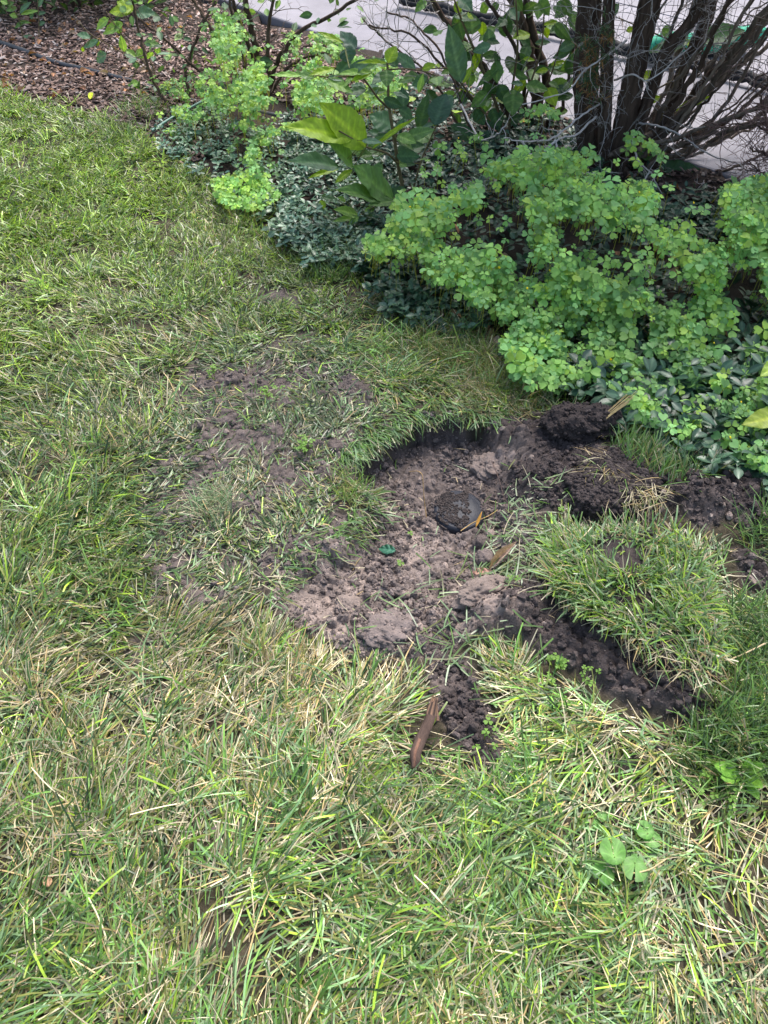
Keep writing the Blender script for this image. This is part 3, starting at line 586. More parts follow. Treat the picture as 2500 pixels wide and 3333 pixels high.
# ------------------------------------------------------------------ broken stick
def stick():
    pts = [(1410,2300),(1400,2345),(1375,2400),(1355,2450),(1352,2495)]; z = [.062, .058, .056, .054, .05]
    pw = np.array([P(a, b, q) for (a, b), q in zip(pts, z)]); s = np.linspace(0, 4, 40); pw = np.stack([np.interp(s, range(5), pw[:, k]) for k in range(3)], 1)
    for _ in range(3): pw[1:-1] = (pw[:-2]+pw[1:-1]*2+pw[2:])/4
    m = 22; T = np.gradient(pw, axis=0); T /= np.linalg.norm(T, axis=1)[:, None]; U = np.cross(T, [0, 0, 1.]); U /= np.linalg.norm(U, axis=1)[:, None]; W = np.cross(U, T)
    a = np.linspace(0, 2*np.pi, m, endpoint=False); t = np.linspace(0, 1, 40)
    rr = np.interp(t, [0, .08, .25, .5, .85, 1], [.006, .008, .009, .0098, .0085, .006])
    ridge = 1+.16*np.sin(a*3+1)[None]+.1*np.sin(a*7+2)[None]+.1*(vn(a[None]*3+0*t[:, None], t[:, None]*5+0*a[None], 4)-.5)-.3*np.exp(-((a[None]-1.5-.4*np.sin(t[:, None]*5))/.16)**2)
    r = rr[:, None]*ridge; shift = np.zeros((40, m)); shift[0] = -.014*rng.random(m)-.01*(np.sin(a*4) > .2); shift[1] = shift[0]*.6; shift[-1] = .006*rng.random(m)
    V = pw[:, None]+(U[:, None]*np.cos(a)[None, :, None]*1.05+W[:, None]*np.sin(a)[None, :, None]*.8)*r[..., None]+T[:, None]*shift[..., None]
    base = np.array([.07, .045, .035]); cc = np.repeat(np.repeat(base[None, None], 40, 0), m, 1)*(1+.5*(vn(a[None]*4+0*t[:, None], t[:, None]*3+0*a[None], 6)-.5))[..., None]
    cc[:7] = cc[:7]*.5+np.array([.22, .13, .08])*.6*(np.sin(a*5)[None, :, None] > -.1); cc[:, 4:6] = np.where((t[:, None, None] > .55), np.array([.17, .09, .06]), cc[:, 4:6])
    ii = np.arange(40*m).reshape(40, m); jj = np.roll(ii, -1, 1); mb = MB(); mb.add(V, np.stack([ii[:-1], ii[1:], jj[1:], jj[:-1]], -1).reshape(-1, 4), cc.reshape(-1, 3))
    for e, sg in ((0, 1), (39, -1)):
        ring = V[e]; mb.add(np.vstack([ring, pw[e]]), np.array([[k, (k+1) % m, m][::sg] for k in range(m)]), (.2, .12, .08))
    # splinters
    o = pw[20]; root = empty('broken_stick', o, 'short broken stick of dark rotten wood lying on the grass below the pit', 'stick')
    mb.build('wood', rough_mat('rotten_wood', .85, .25, 1., 90, .4, 60, (1, .3, 1), dist=.004), root)
    for (q, dx, L_) in ((0, .006, .022), (1, -.006, .02), (1, .0, .026), (6, -.012, .02)):
        mb = MB(); p0 = pw[q]+U[q]*dx; d = -T[0]+np.array([dx*18, 0, .1]); p = p0+d/np.linalg.norm(d)*L_*np.linspace(-.4, 1, 6)[:, None]
        tube(mb, p, np.linspace(.0032, .0005, 6), 5, np.array([.13, .08, .055]), .3); mb.build('splinter', M_twig, root)
stick()

# ------------------------------------------------------------------ leaf shapes
def leafgrid(shape='ovate', teeth=0, na=37, nb=9, fold=.15, curl=.1, ripple=.03, seed=0):
    """unit leaf along +Y, width along X (full width 1), normal +Z; returns verts, faces, colour factor"""
    t = np.linspace(0, 1, na); s = np.linspace(-1, 1, nb)
    if shape == 'ovate': w_ = np.sin(np.pi*t**.72)**.9*(1-.15*t)
    elif shape == 'obovate': w_ = np.sin(np.pi*t**1.25)**.85
    elif shape == 'lance': w_ = np.sin(np.pi*t**.85)**1.15
    elif shape == 'round': w_ = np.sqrt(np.clip(1-(2*t-1)**2, 0, 1))**.85
    else: w_ = np.sin(np.pi*t)
    w_ = w_/w_.max(); w_[0] = max(w_[0], .02); w_[-1] = .015
    if teeth:
        ed = 1+.09*((t*teeth) % 1.0-.5)+.05*(vn(t*14+seed, t*0, seed)-.5)
    else: ed = 1+0*t
    W_ = w_*ed; rag = np.array([vn(t*5+seed*3, t*0+k, 7) for k in range(nb)]).T
    X_ = s[None]*W_[:, None]*.5; Y_ = np.repeat(t[:, None], nb, 1)+.06*np.abs(s)[None]**1.5*w_[:, None]
    Z_ = fold*np.abs(s)[None]*W_[:, None]*.5+curl*(-(t[:, None]-.3)**2)*.8+ripple*(.5+np.abs(s)[None])*np.sin(t[:, None]*22-np.abs(s)[None]*3+seed)*w_[:, None]*.5+.05*(rag-.5)
    v = np.stack([X_, Y_, Z_], -1).reshape(-1, 3); ii = np.arange(na*nb).reshape(na, nb)
    f = np.stack([ii[:-1, :-1], ii[:-1, 1:], ii[1:, 1:], ii[1:, :-1]], -1).reshape(-1, 4)
    vein = .22*np.cos(t[:, None]*38-np.abs(s)[None]*7).clip(.6, 1)*0+1.0
    c = np.ones((na, nb, 3)); c[:, nb//2] *= np.array([1.7, 1.5, 1.5]); c[:, 1:-1] *= (1+.3*(np.sin(t[:, None]*50-np.abs(s)[None, 1:-1]*8) > .8))[..., None]
    return v, f, c.reshape(-1, 3)
def leaf3(mb, B, T_, wm, col, up=None, **kw):
    """leaf from base point B to tip T_ (world), width wm metres"""
    B = np.asarray(B, float); T_ = np.asarray(T_, float); ax = T_-B; L_ = np.linalg.norm(ax); ax = ax/L_
    cd = np.array([0, 0, H])-B; cd /= np.linalg.norm(cd)
    nrm_ = (cd*.75+np.array([0, 0, .7]) if up is None else np.asarray(up, float)); nrm_ = nrm_-ax*np.dot(nrm_, ax); nrm_ /= np.linalg.norm(nrm_)
    sx = np.cross(ax, nrm_); v, f, c = leafgrid(**kw)
    W_ = np.outer(v[:, 0]*wm, sx)+np.outer(v[:, 1]*L_, ax)+np.outer(v[:, 2]*max(wm, L_*.4), nrm_)+B
    mb.add(W_, f, c*np.array(col))
TON = dict(bg=(.075, .15, .085), g=(.085, .17, .045), dg=(.04, .095, .04), yg=(.20, .31, .02), lg=(.17, .30, .07), db=(.04, .09, .06))

# ------------------------------------------------------------------ middle sapling
def cropmap(x0, y0, k): return lambda a, b: (x0+a*k, y0+b*k)
def plant(name, label, cat, base_px, D, stems, leaves, crop, seed=1, stemcol=(.13, .10, .05), r0=.006, rand=None, group=None, shape='ovate'):
    b = P(*base_px); b[2] = float(hz(b[0], b[1])); D = b[1] if D is None else D
    root = empty(name, b, label, cat, group)
    allp = []
    for st in stems:
        mb = MB(); pts = []
        for (a, q, dd_) in st[1]:
            X_ = crop(a, q); pts.append(PD(X_[0], X_[1], D+dd_))
        pts = np.array(pts); n = len(pts); s = np.linspace(0, n-1, n*6); ps = np.stack([np.interp(s, range(n), pts[:, k]) for k in range(3)], 1)
        for _ in range(4): ps[1:-1] = (ps[:-2]+2*ps[1:-1]+ps[2:])/4
        tube(mb, ps, np.linspace(st[0], st[0]*.5, len(ps)), 7, np.array(stemcol)*rng.uniform(.8, 1.2), .1); mb.build('stem', M_twig, root); allp.append(ps)
    AP = np.concatenate(allp)
    for i, (b0, t0, wpx, tone, dd_, dtip) in enumerate(leaves):
        B0 = crop(*b0); T0 = crop(*t0); Bw = PD(B0[0], B0[1], D+dd_); Tw = PD(T0[0], T0[1], D+dd_+dtip)
        wm = wpx*crop_k(crop)/F*slant(Bw)
        mb = MB(); kk = dict(shape=shape, teeth=9, seed=seed+i, fold=rng.uniform(.1, .35), curl=rng.uniform(.05, .35), ripple=rng.uniform(.02, .05))
        leaf3(mb, Bw, Tw, wm, np.array(TON[tone])*rng.uniform(.85, 1.15), **kk)
        # petiole back to the nearest stem point
        q = AP[np.argmin(np.linalg.norm(AP-Bw, axis=1))]
        if np.linalg.norm(q-Bw) < .25:
            s = np.linspace(0, 1, 6)[:, None]; tube(mb, q*(1-s)+Bw*s+np.array([0, 0, -.1])*(s*(1-s))*np.linalg.norm(q-Bw), np.linspace(.0016, .001, 6), 4, np.array([.15, .16, .04]))
        mb.build('leaf', M_leaf, root)
    return root
def crop_k(c): return c(1, 0)[0]-c(0, 0)[0]
cA = cropmap(850, 100, .3617)
LV = [((820,970),(220,850),235,'yg',-.14,-.1),((945,1050),(540,640),330,'yg',-.12,-.02),((830,1220),(610,985),190,'g',-.1,-.08),((700,1222),(260,1160),185,'bg',-.12,-.14),
((1190,1520),(830,1215),310,'g',-.16,-.1),((1160,1520),(680,1420),185,'g',-.18,-.16),((1205,1530),(965,1565),110,'g',-.2,-.1),((880,1660),(660,1600),115,'lg',-.22,-.06),((870,1680),(640,1715),60,'lg',-.22,-.05),
((985,1645),(970,1800),65,'lg',-.2,-.02),((880,1670),(780,1760),60,'lg',-.24,-.03),((1140,290),(1215,130),125,'yg',.0,.03),((1130,290),(860,283),50,'yg',-.02,-.08),((1390,345),(1190,190),120,'bg',.05,0),((1130,350),(1130,505),130,'g',-.03,-.05),
((1000,370),(680,390),75,'lg',-.03,-.1),((990,380),(810,445),70,'yg',-.04,-.06),((820,400),(750,505),50,'lg',-.04,-.04),((370,400),(80,398),60,'lg',-.1,-.08),((660,340),(430,400),75,'yg',-.05,-.05),((480,420),(320,390),80,'g',-.09,-.02),
((1190,870),(970,750),200,'bg',.03,.02),((1200,960),(960,900),120,'bg',.03,.0),((1000,1060),(1390,768),55,'yg',-.1,-.02),((960,1060),(1135,940),95,'g',-.09,.02),((1285,690),(1270,505),115,'db',.05,.02),((1240,700),(1370,790),120,'dg',.03,.0),
((1280,970),(1560,885),135,'g',.0,-.04),((1560,850),(1665,555),210,'db',.05,.06),((740,110),(500,5),60,'yg',.1,.02),((850,170),(710,0),150,'db',.15,.05),((760,160),(800,290),160,'db',.1,-.02),((1450,350),(1570,300),80,'yg',.05,.0),((1210,330),(1170,200),110,'bg',.05,.03),
((1120,540),(930,555),75,'g',.02,.0),((690,420),(810,245),130,'dg',.08,.03),((870,360),(1040,300),90,'g',0,0),((820,1250),(660,1370),70,'yg',-.12,-.05),((700,1240),(420,1320),60,'yg',-.1,-.08),((1180,1540),(1280,1400),150,'dg',-.08,.0),((1200,1560),(1260,1660),120,'dg',-.1,-.05),
((1010,1150),(770,1050),110,'g',-.04,-.04),((1000,1110),(860,1130),70,'g',-.06,-.03),((1220,1100),(1480,1030),170,'dg',.08,.05),((1420,900),(1500,560),130,'dg',.1,.03),((690,1520),(540,1500),70,'dg',-.1,-.02),((540,1520),(570,1620),60,'yg',-.12,-.02),((1100,1240),(1000,1230),90,'g',-.12,0),
((1420,560),(1460,380),60,'lg',.08,.02),((1020,1600),(920,1630),60,'lg',-.18,-.02),((760,1530),(690,1500),60,'lg',-.18,-.02)]
plant('broadleaf_sapling', 'tall broadleaf sapling with big yellow green leaves, left of the evergreen trunks', 'sapling', (1318, 660), None,
  [(.0075, [(1292,1540,0),(1270,1400,0),(1230,1200,0),(1195,950,0),(1160,760,0),(1142,600,0),(1145,480,0),(1135,290,.02)]),
   (.0045, [(1225,1190,0),(1150,1110,-.04),(1050,1075,-.08),(930,1045,-.11),(820,970,-.14),(700,900,-.16)]),
   (.004, [(1150,700,0),(1060,620,-.02),(960,480,-.03),(900,400,-.04),(600,420,-.06),(480,400,-.08)]),
   (.003, [(1140,350,.01),(1300,340,.02),(1450,360,.03),(1650,430,.04)]),
   (.004, [(1290,1520,0),(1220,1510,-.1),(1150,1500,-.16),(900,1660,-.2)]),
   (.004, [(1350,1500,.02),(1440,1160,.05),(1580,850,.06),(1620,780,.06)])],
  LV, cA, 5)

sp_ = bpy.data.objects['broadleaf_sapling']; SPV = np.concatenate([np.array([v.co[:] for v in o.data.vertices]) for o in sp_.children if o.name.startswith('stem')])
for i in range(34):
    B = SPV[rng.integers(0, len(SPV))]
    if B[2] < .1: continue
    d = np.array([rng.normal(0, 1), rng.normal(.15, .8), rng.normal(-.1, .35)]); d /= np.linalg.norm(d); L_ = rng.uniform(.05, .10); mb = MB()
    leaf3(mb, B+d*.02, B+d*(L_+.02), L_*rng.uniform(.4, .6), np.array(TON[['bg', 'g', 'lg', 'dg', 'bg'][i % 5]])*rng.uniform(.8, 1.15), up=np.array([0, -.5, .9])+rng.normal(0, .3, 3), teeth=9, seed=i, fold=.2); tube(mb, np.array([B, B+d*.01, B+d*.022]), .001, 4, (.15, .16, .04)); mb.build('leaf', M_leaf, sp_)
# second thicket of saplings among the middle trunks
cB = cropmap(1350, 0, .3918)
LB = [((385,690),(285,200),185,'bg',-.1,.04),((400,690),(475,545),60,'yg',-.1,.02),((480,285),(465,105),150,'bg',.05,.0),((620,370),(615,240),110,'bg',.05,0),((750,310),(760,110),120,'dg',.08,0),((600,830),(590,690),175,'dg',.0,-.04),((820,740),(810,960),175,'g',-.03,-.08),
((700,560),(515,720),75,'g',0,-.03),((560,470),(690,430),60,'g',.03,0),((315,790),(140,1000),150,'bg',-.1,-.05),((290,900),(150,1045),85,'yg',-.12,-.03),((150,1080),(0,1200),125,'g',-.16,-.06),((1030,0),(1120,130),110,'g',.02,-.02),((1200,420),(1380,320),105,'bg',.0,.0),((1310,620),(1300,430),140,'dg',.02,.0),
((1170,750),(1285,735),90,'db',.02,0),((1290,90),(1340,250),110,'bg',.1,0),((330,20),(390,110),90,'yg',.08,0),((560,20),(600,110),110,'lg',.08,0),((900,700),(800,690),55,'bg',-.02,-.02),((1130,540),(1250,505),60,'yg',.04,0),((900,490),(1000,500),45,'yg',.05,0),
((440,760),(380,850),100,'dg',.02,0),((700,700),(760,860),120,'dg',.0,-.02),((500,900),(580,1040),130,'dg',-.02,-.02),((640,900),(700,1090),150,'dg',0,-.03),((780,1010),(900,960),110,'dg',.0,0),((600,1080),(620,1240),150,'db',-.03,-.04),((300,1040),(520,1180),130,'dg',-.05,-.04),
((430,1100),(560,1190),100,'g',-.06,-.04),((470,590),(450,730),90,'g',0,0),((380,440),(500,500),80,'dg',.05,0),((540,390),(470,640),70,'yg',.0,.0),((560,180),(560,300),80,'yg',.06,0),((100,10),(0,100),80,'g',.06,-.02),((200,260),(150,290),60,'g',.05,0),
((860,440),(900,600),110,'dg',.06,0),((960,380),(860,300),90,'dg',.08,0),((1180,180),(1060,210),50,'yg',.1,0),((1080,230),(1110,320),60,'yg',.1,0),((1000,360),(1130,350),60,'bg',.06,0),((700,30),(640,90),70,'g',.1,0),((830,0),(900,90),100,'g',.1,0),((1180,20),(1240,90),100,'bg',.1,0),((1000,600),(1120,570),90,'dg',.05,0),((340,130),(360,200),70,'g',.05,0),((1360,20),(1400,110),90,'bg',.12,0)]
plant('leafy_thicket', 'dense leafy shrub of serrated green leaves filling the gap between the trunks', 'shrub', (1640, 470), None,
  [(.007, [(760,1180,0),(690,900,0),(560,560,0),(400,200,.02),(330,0,.03)]),(.006, [(780,1180,0),(800,800,0),(860,400,.02),(840,0,.03)]),(.004, [(700,1100,0),(390,700,-.08),(300,560,-.08),(0,580,-.05)]),
   (.005, [(800,1180,.02),(960,700,.02),(1060,400,.04),(1080,0,.05)]),(.004, [(930,1000,0),(1130,640,.02),(1200,400,.02),(1290,100,.08)]),(.004, [(400,690,-.09),(320,800,-.1),(200,1000,-.12)])],
  LB, cB, 60, r0=.006, shape='ovate')

th = bpy.data.objects['leafy_thicket']
for i in range(150):
    mb = MB(); a, b = rng.uniform(1340, 1900), rng.uniform(-10, 560)
    if 1420 > a and b < 240: continue
    D_ = th.location[1]+rng.uniform(-.05, .25); B = PD(a, b, D_); d = rng.normal(0, 1, 3); d[1] -= .4; d[2] = -abs(d[2])*.5; d /= np.linalg.norm(d); L_ = rng.uniform(.05, .1)
    if B[2] < .08: continue
    leaf3(mb, B, B+d*L_, L_*rng.uniform(.45, .7), np.array(TON[['dg', 'g', 'bg', 'dg', 'g', 'yg'][i % 6]])*rng.uniform(.8, 1.2), up=np.array([0, -.6, .8])+rng.normal(0, .3, 3), teeth=9, seed=i, fold=.2)
    mb.build('leaf', M_leaf, th)
# big leaves growing through and behind the evergreen
cC = cropmap(1850, 0, .3918)
LC = [((1085,350),(1470,250),205,'bg',.15,.05),((1000,340),(660,430),120,'bg',.25,-.05),((890,930),(1190,790),75,'yg',.1,0),((640,860),(770,800),80,'yg',.1,0),((690,1480),(1100,1390),215,'dg',.0,.0),((600,640),(760,640),110,'yg',.2,0),((850,420),(990,300),120,'yg',.3,0),
((1100,400),(950,340),90,'yg',.3,0),((870,240),(760,290),110,'g',.3,0),((480,260),(560,240),60,'yg',.3,0),((920,560),(960,600),70,'yg',.2,0),((770,1260),(830,1340),60,'g',.05,0),((700,1300),(560,1260),110,'g',.0,0),((340,120),(420,30),110,'bg',.2,0)]
plant('large_leaf_sapling', 'sapling with very large dark oval leaves behind the evergreen branches', 'sapling', (2085, 560), None,
  [(.006, [(640,1430,0),(760,1000,.05),(900,650,.1),(1010,400,.15),(1090,350,.15)]),(.004, [(700,1300,.02),(640,1380,.0),(690,1470,0)]),(.004, [(900,650,.2),(700,760,.12),(620,860,.1)]),(.004, [(1000,420,.3),(840,330,.28),(420,150,.2)]),(.004, [(800,980,.1),(900,930,.1),(1000,880,.1)])],
  LC, cC, 120, shape='ovate')

# ------------------------------------------------------------------ evergreen with bare lower branches
def smooth(pts, k=6, it=4):
    pts = np.asarray(pts, float); n = len(pts); s = np.linspace(0, n-1, (n-1)*k+1); ps = np.stack([np.interp(s, range(n), pts[:, j]) for j in range(3)], 1)
    for _ in range(it): ps[1:-1] = (ps[:-2]+2*ps[1:-1]+ps[2:])/4
    return ps
def twigs(mb, path, n, l0, l1, r, col, s0=.15, up=.2, sub=2, bias=None):
    T = np.gradient(path, axis=0); T /= np.linalg.norm(T, axis=1)[:, None]
    for _ in range(n):
        k = int(rng.uniform(s0, .98)*(len(path)-1)); d = T[k]*rng.uniform(.3, 1)+rng.normal(0, .6, 3)+np.array([0, 0, up])
        if bias is not None: d = d+np.array(bias)
        d /= np.linalg.norm(d); L_ = rng.uniform(l0, l1); m = 7; pts = [path[k]]; dd_ = d.copy()
        for j in range(m-1):
            dd_ = dd_+rng.normal(0, .22, 3); dd_ /= np.linalg.norm(dd_); pts.append(pts[-1]+dd_*L_/(m-1))
        pts = np.array(pts); c = np.array(col)*rng.uniform(.7, 1.3); tube(mb, pts, np.linspace(r, r*.4, m), 4, c)
        if sub > 0: twigs(mb, pts, rng.integers(1, 4), l0*.35, l1*.45, r*.6, c, .2, up, sub-1, bias)
eb = P(1990, 560); eb[2] = float(hz(eb[0], eb[1])); ED = eb[1]
ever = empty('evergreen_shrub', eb, 'old evergreen shrub with dark ridged trunks and bare branches fanning to the right', 'shrub')
BARK = np.array([.085, .058, .044]); DEAD = np.array([.42, .38, .36]); BR = np.array([.15, .115, .09])
trunks = [([(1940,600,.05),(1915,420,.08),(1905,250,.1),(1915,100,.12),(1925,-80,.14),(1950,-500,.2),(1960,-900,.2)], .045, .034),
          ([(2010,600,.0),(2020,450,.02),(2050,300,.02),(2085,120,.02),(2130,-60,.0),(2230,-500,.0),(2280,-900,.0)], .042, .03),
          ([(1965,600,.02),(1965,430,.0),(1972,260,-.02),(1975,90,.0),(1985,-60,.02),(2000,-400,.05)], .024, .016),
          ([(2040,560,.02),(2105,340,.02),(2170,160,.0),(2250,80,0),(2300,-30,.0),(2390,-300,.0)], .024, .017),
          ([(2110,560,.1),(2160,400,.12),(2220,230,.12),(2290,90,.1),(2315,-20,.1),(2330,-300,.1)], .022, .017)]
TP = []
for pts, r0_, r1_ in trunks:
    ps = smooth([PD(a, b, ED+d) for a, b, d in pts]); mb = MB()
    n = len(ps); sides = 18; ph = rng.random(sides)
    tube(mb, ps, np.linspace(r0_, r1_, n)*(1+.1*rng.normal(0, 1, n)*.3), sides, BARK, .3); TP.append(ps); mb.build('trunk', M_bark, ever)
# fan of branches to the right
for i in range(31):
    sx = rng.uniform(1960, 2160); sy = rng.uniform(470, 640); ang = rng.uniform(.0, 1); L_ = 1
    ex_, ey_ = (2560+rng.uniform(0, 200), -260+ang*640) if i % 5 else (2300+rng.uniform(-100, 250), -150)
    d0 = rng.uniform(-.05, .2); d1 = rng.uniform(-.35, .45)
    mx_, my_ = sx+(ex_-sx)*.5+rng.normal(0, 25), sy+(ey_-sy)*.5+rng.uniform(0, 60)
    ps = smooth([PD(sx, sy, ED+d0), PD(sx+(mx_-sx)*.5, sy+(my_-sy)*.5+rng.uniform(0, 30), ED+d0*.6+d1*.3), PD(mx_, my_, ED+d0*.5+d1*.5), PD((mx_+ex_)/2+rng.normal(0, 15), (my_+ey_)/2+rng.normal(0, 20), ED+d1*.8), PD(ex_, ey_, ED+d1)], 8)
    ps[1:-1] += rng.normal(0, .004, (len(ps)-2, 3)); r = rng.uniform(.0045, .0135) if i < 36 else rng.uniform(.012, .017)
    mb = MB(); c = (BR if rng.random() < .7 else BARK*1.3)*rng.uniform(.7, 1.3)
    tube(mb, ps, np.linspace(r, r*.5, len(ps)), 7, c, .15); bo = mb.build('branch', M_bark, ever); mb = MB(); twigs(mb, ps, 4, .08, .26, .002, BR*.9 if rng.random() < .6 else DEAD*.8, .2, .05)
    child(mb, 'twigs', M_twig, bo)['kind'] = 'stuff'
# pale dead twigs sagging in front over the sorrel
for spec in [[(1965,330,0),(1900,370,-.15),(1800,455,-.3),(1700,462,-.38),(1640,450,-.4)],[(1940,380,-.1),(1880,440,-.25),(1810,452,-.32),(1815,520,-.36),(1835,570,-.38)],[(2060,420,0),(2062,480,-.15),(2075,520,-.2),(2115,560,-.22),(2135,590,-.25),(2185,700,-.28)],
             [(2080,400,0),(2180,415,-.1),(2300,500,-.15),(2420,540,-.1),(2440,570,-.1)],[(2115,560,-.22),(2060,640,-.26),(2010,675,-.28)],[(1810,455,-.32),(1760,510,-.34),(1720,500,-.34)],[(1830,570,-.36),(1900,565,-.36),(1960,565,-.35),(1950,670,-.35)],
             [(1700,462,-.38),(1740,540,-.38),(1745,590,-.38),(1790,620,-.38)],[(2040,130,.0),(1960,190,-.1),(1900,230,-.15),(1850,300,-.2),(1700,340,-.2)],[(1500,340,.1),(1560,460,-.1),(1620,440,-.2),(1650,400,-.2)],[(2000,260,0),(2060,240,-.1),(2110,270,-.12),(2250,150,-.1)],
             [(1250,560,.0),(1350,575,-.1),(1450,565,-.1),(1550,600,-.1)],[(2200,560,.1),(2300,570,.05),(2440,560,.0),(2520,500,0)]]:
    ps = smooth([PD(a, b, ED+d) for a, b, d in spec], 7, 2); ps[1:-1] += rng.normal(0, .0015, (len(ps)-2, 3)); mb = MB()
    tube(mb, ps, np.linspace(.0042, .0018, len(ps)), 5, DEAD, .2); bo = mb.build('dead_branch', M_twig, ever); mb = MB(); twigs(mb, ps, 6, .06, .16, .0014, DEAD, .2, -.1, 1, (0, -.1, -.2))
    child(mb, 'twigs', M_twig, bo)['kind'] = 'stuff'
# grey twig tangle
mb = MB()
for ps in TP: twigs(mb, ps, 40, .08, .34, .0015, DEAD*.75, .05, 0, 2, (0, -.35, 0))
o = mb.build('dead_twigs', M_twig, ever); o['kind'] = 'stuff'
# scale-leaf sprays: a few live/brown tufts low down and unseen foliage added overhead to shade the trunks
def sprays(mb, pts, ln, col):
    n = len(pts); k = 9
    X_ = np.repeat(pts, k, 0); m = len(X_); C_ = np.repeat(col, k, 0)*rng.uniform(.7, 1.3, m)[:, None]
    blades(mb, X_[:, 0], X_[:, 1], X_[:, 2], rng.uniform(0, 6.28, m), R(40)+R(110)*rng.random(m), R(30)*rng.random(m), np.repeat(ln, k)*rng.uniform(.5, 1, m), np.repeat(ln, k)*.07+.001, C_, 2, clamp=False)
mb = MB(); q = np.array([PD(a, b, ED-.08) for a, b in [(1915,150),(1935,185),(1900,280),(1910,240),(1930,260),(1990,105),(1900,160),(1945,215),(1925,300)]]); q = np.repeat(q, 14, 0)+rng.normal(0, .02, (126, 3))
colq = np.where(rng.random((126, 1)) < .3, np.array([[.28, .14, .05]]), np.array([[.05, .11, .05]])); sprays(mb, q, rng.uniform(.02, .045, 126), colq)
mb.build('needle_sprays', M_leaf, ever)
mb = MB(); n = 5200; a = rng.random(n)*6.283; r = np.sqrt(rng.random(n)); q = np.stack([eb[0]+.25+1.0*r*np.cos(a), eb[1]+.15+.75*r*np.sin(a), .85+1.3*rng.random(n)], 1)
q = q[fbm(q[:, 0]*5, q[:, 1]*5+q[:, 2]*4, 30, 2) > .42]; pq = proj(q[:, 0], q[:, 1], q[:, 2]); q = q[pq[1] < -60]; n = len(q)
sprays(mb, q, rng.uniform(.05, .11, n), np.tile(np.array([[.05, .10, .04]]), (n, 1))*rng.uniform(.7, 1.3, (n, 1)))
mb.build('shade_crown', M_leaf, ever)

# small-trunk group left of it (middle) and the shrub at the left
def woody(name, label, base, D, specs, ntw, twcol, seed, leaves=0, lc=None, twl=(.08, .25), group=None):
    b = P(*base); b[2] = float(hz(b[0], b[1])); D = b[1] if D is None else D; root = empty(name, b, label, 'shrub', group); allp = []
    for r, pts in specs:
        ps = smooth([PD(a, c_, D+d) for a, c_, d in pts], 7); mb = MB(); ps[1:-1] += rng.normal(0, .003, (len(ps)-2, 3))
        tube(mb, ps, np.linspace(r, r*.55, len(ps)), 8, BARK*rng.uniform(.8, 1.6), .15); bo = mb.build('branch' if r < .02 else 'trunk', M_bark, root); mb = MB(); twigs(mb, ps, ntw, twl[0], twl[1], .002, twcol, .2, .1); child(mb, 'twigs', M_twig, bo)['kind'] = 'stuff'; allp.append(ps)
    AP = np.concatenate(allp)
    if leaves:
        for i in range(leaves):
            p = AP[rng.integers(len(AP)//5, len(AP))]+rng.normal(0, .05, 3); d = rng.normal(0, 1, 3); d[2] = d[2]*.4-.1; d /= np.linalg.norm(d); L_ = rng.uniform(.03, .065); mb = MB()
            leaf3(mb, p, p+d*L_, L_*.5, np.array(TON[lc[rng.integers(len(lc))]])*rng.uniform(.8, 1.2), up=np.array([0, -.3, 1])+rng.normal(0, .4, 3), shape='ovate', na=8, nb=5, seed=i, fold=.2)
            mb.build('leaf', M_leaf, root)
    return root
woody('bare_shrub', 'multi-stemmed shrub with dark leaning trunks and pale twigs behind the leafy thicket', (1720, 450), None,
  [(.03, [(1760,470,.1),(1740,250,.12),(1700,90,.14),(1650,-60,.16),(1600,-400,.2)]),(.022, [(1790,470,.12),(1790,300,.14),(1720,60,.16),(1700,-100,.2)]),(.016, [(1700,460,.05),(1620,300,.06),(1520,140,.08),(1420,30,.1),(1380,-60,.1)]),
   (.012, [(1690,460,.0),(1610,260,.02),(1480,110,.04),(1390,-20,.05)]),(.01, [(1720,450,0),(1700,200,.0),(1600,20,.0),(1560,-60,0)]),(.008, [(1800,460,0),(1840,300,.0),(1880,100,.0),(1900,-60,0)]),
   (.006, [(1560,480,-.1),(1500,350,-.1),(1440,170,0),(1340,60,.1),(1260,40,.1)]),(.005, [(1500,420,-.1),(1400,240,0),(1250,130,.1),(1180,60,.1)]),(.006, [(1640,470,-.1),(1500,280,-.05),(1350,110,0),(1200,80,0)])], 12, DEAD*.6, 3)
woody('twiggy_shrub', 'leafy shrub with thin dark stems behind the hose at the mulch edge', (760, 330), None,
  [(.01, [(790,340,0),(770,230,.0),(690,100,.0),(620,-10,.0),(600,-90,0)]),(.009, [(800,340,.0),(800,200,.0),(760,80,.0),(740,-60,.0)]),(.012, [(860,340,.1),(830,200,.1),(790,90,.1),(730,-60,.1)]),(.007, [(780,340,-.02),(640,230,-.05),(540,130,-.1),(450,60,-.1)]),
   (.007, [(540,330,-.2),(510,300,-.2),(470,180,-.2),(440,50,-.2),(430,-40,-.2)]),(.012, [(870,340,.1),(900,200,.1),(960,110,.1),(1100,40,.1),(1200,-40,.1)]),(.008, [(860,340,0),(930,220,0),(1010,180,.0),(1100,170,.0)]),(.02, [(840,320,.15),(835,150,.15),(800,20,.15),(780,-200,.15)]),(.01, [(880,340,.1),(870,100,.1),(900,-60,.1)]),(.009,[(620,330,0),(600,240,0),(640,120,0),(700,0,0)])], 9, BR*.8, 4, 190, ['dg', 'g', 'dg', 'bg', 'g', 'lg'])
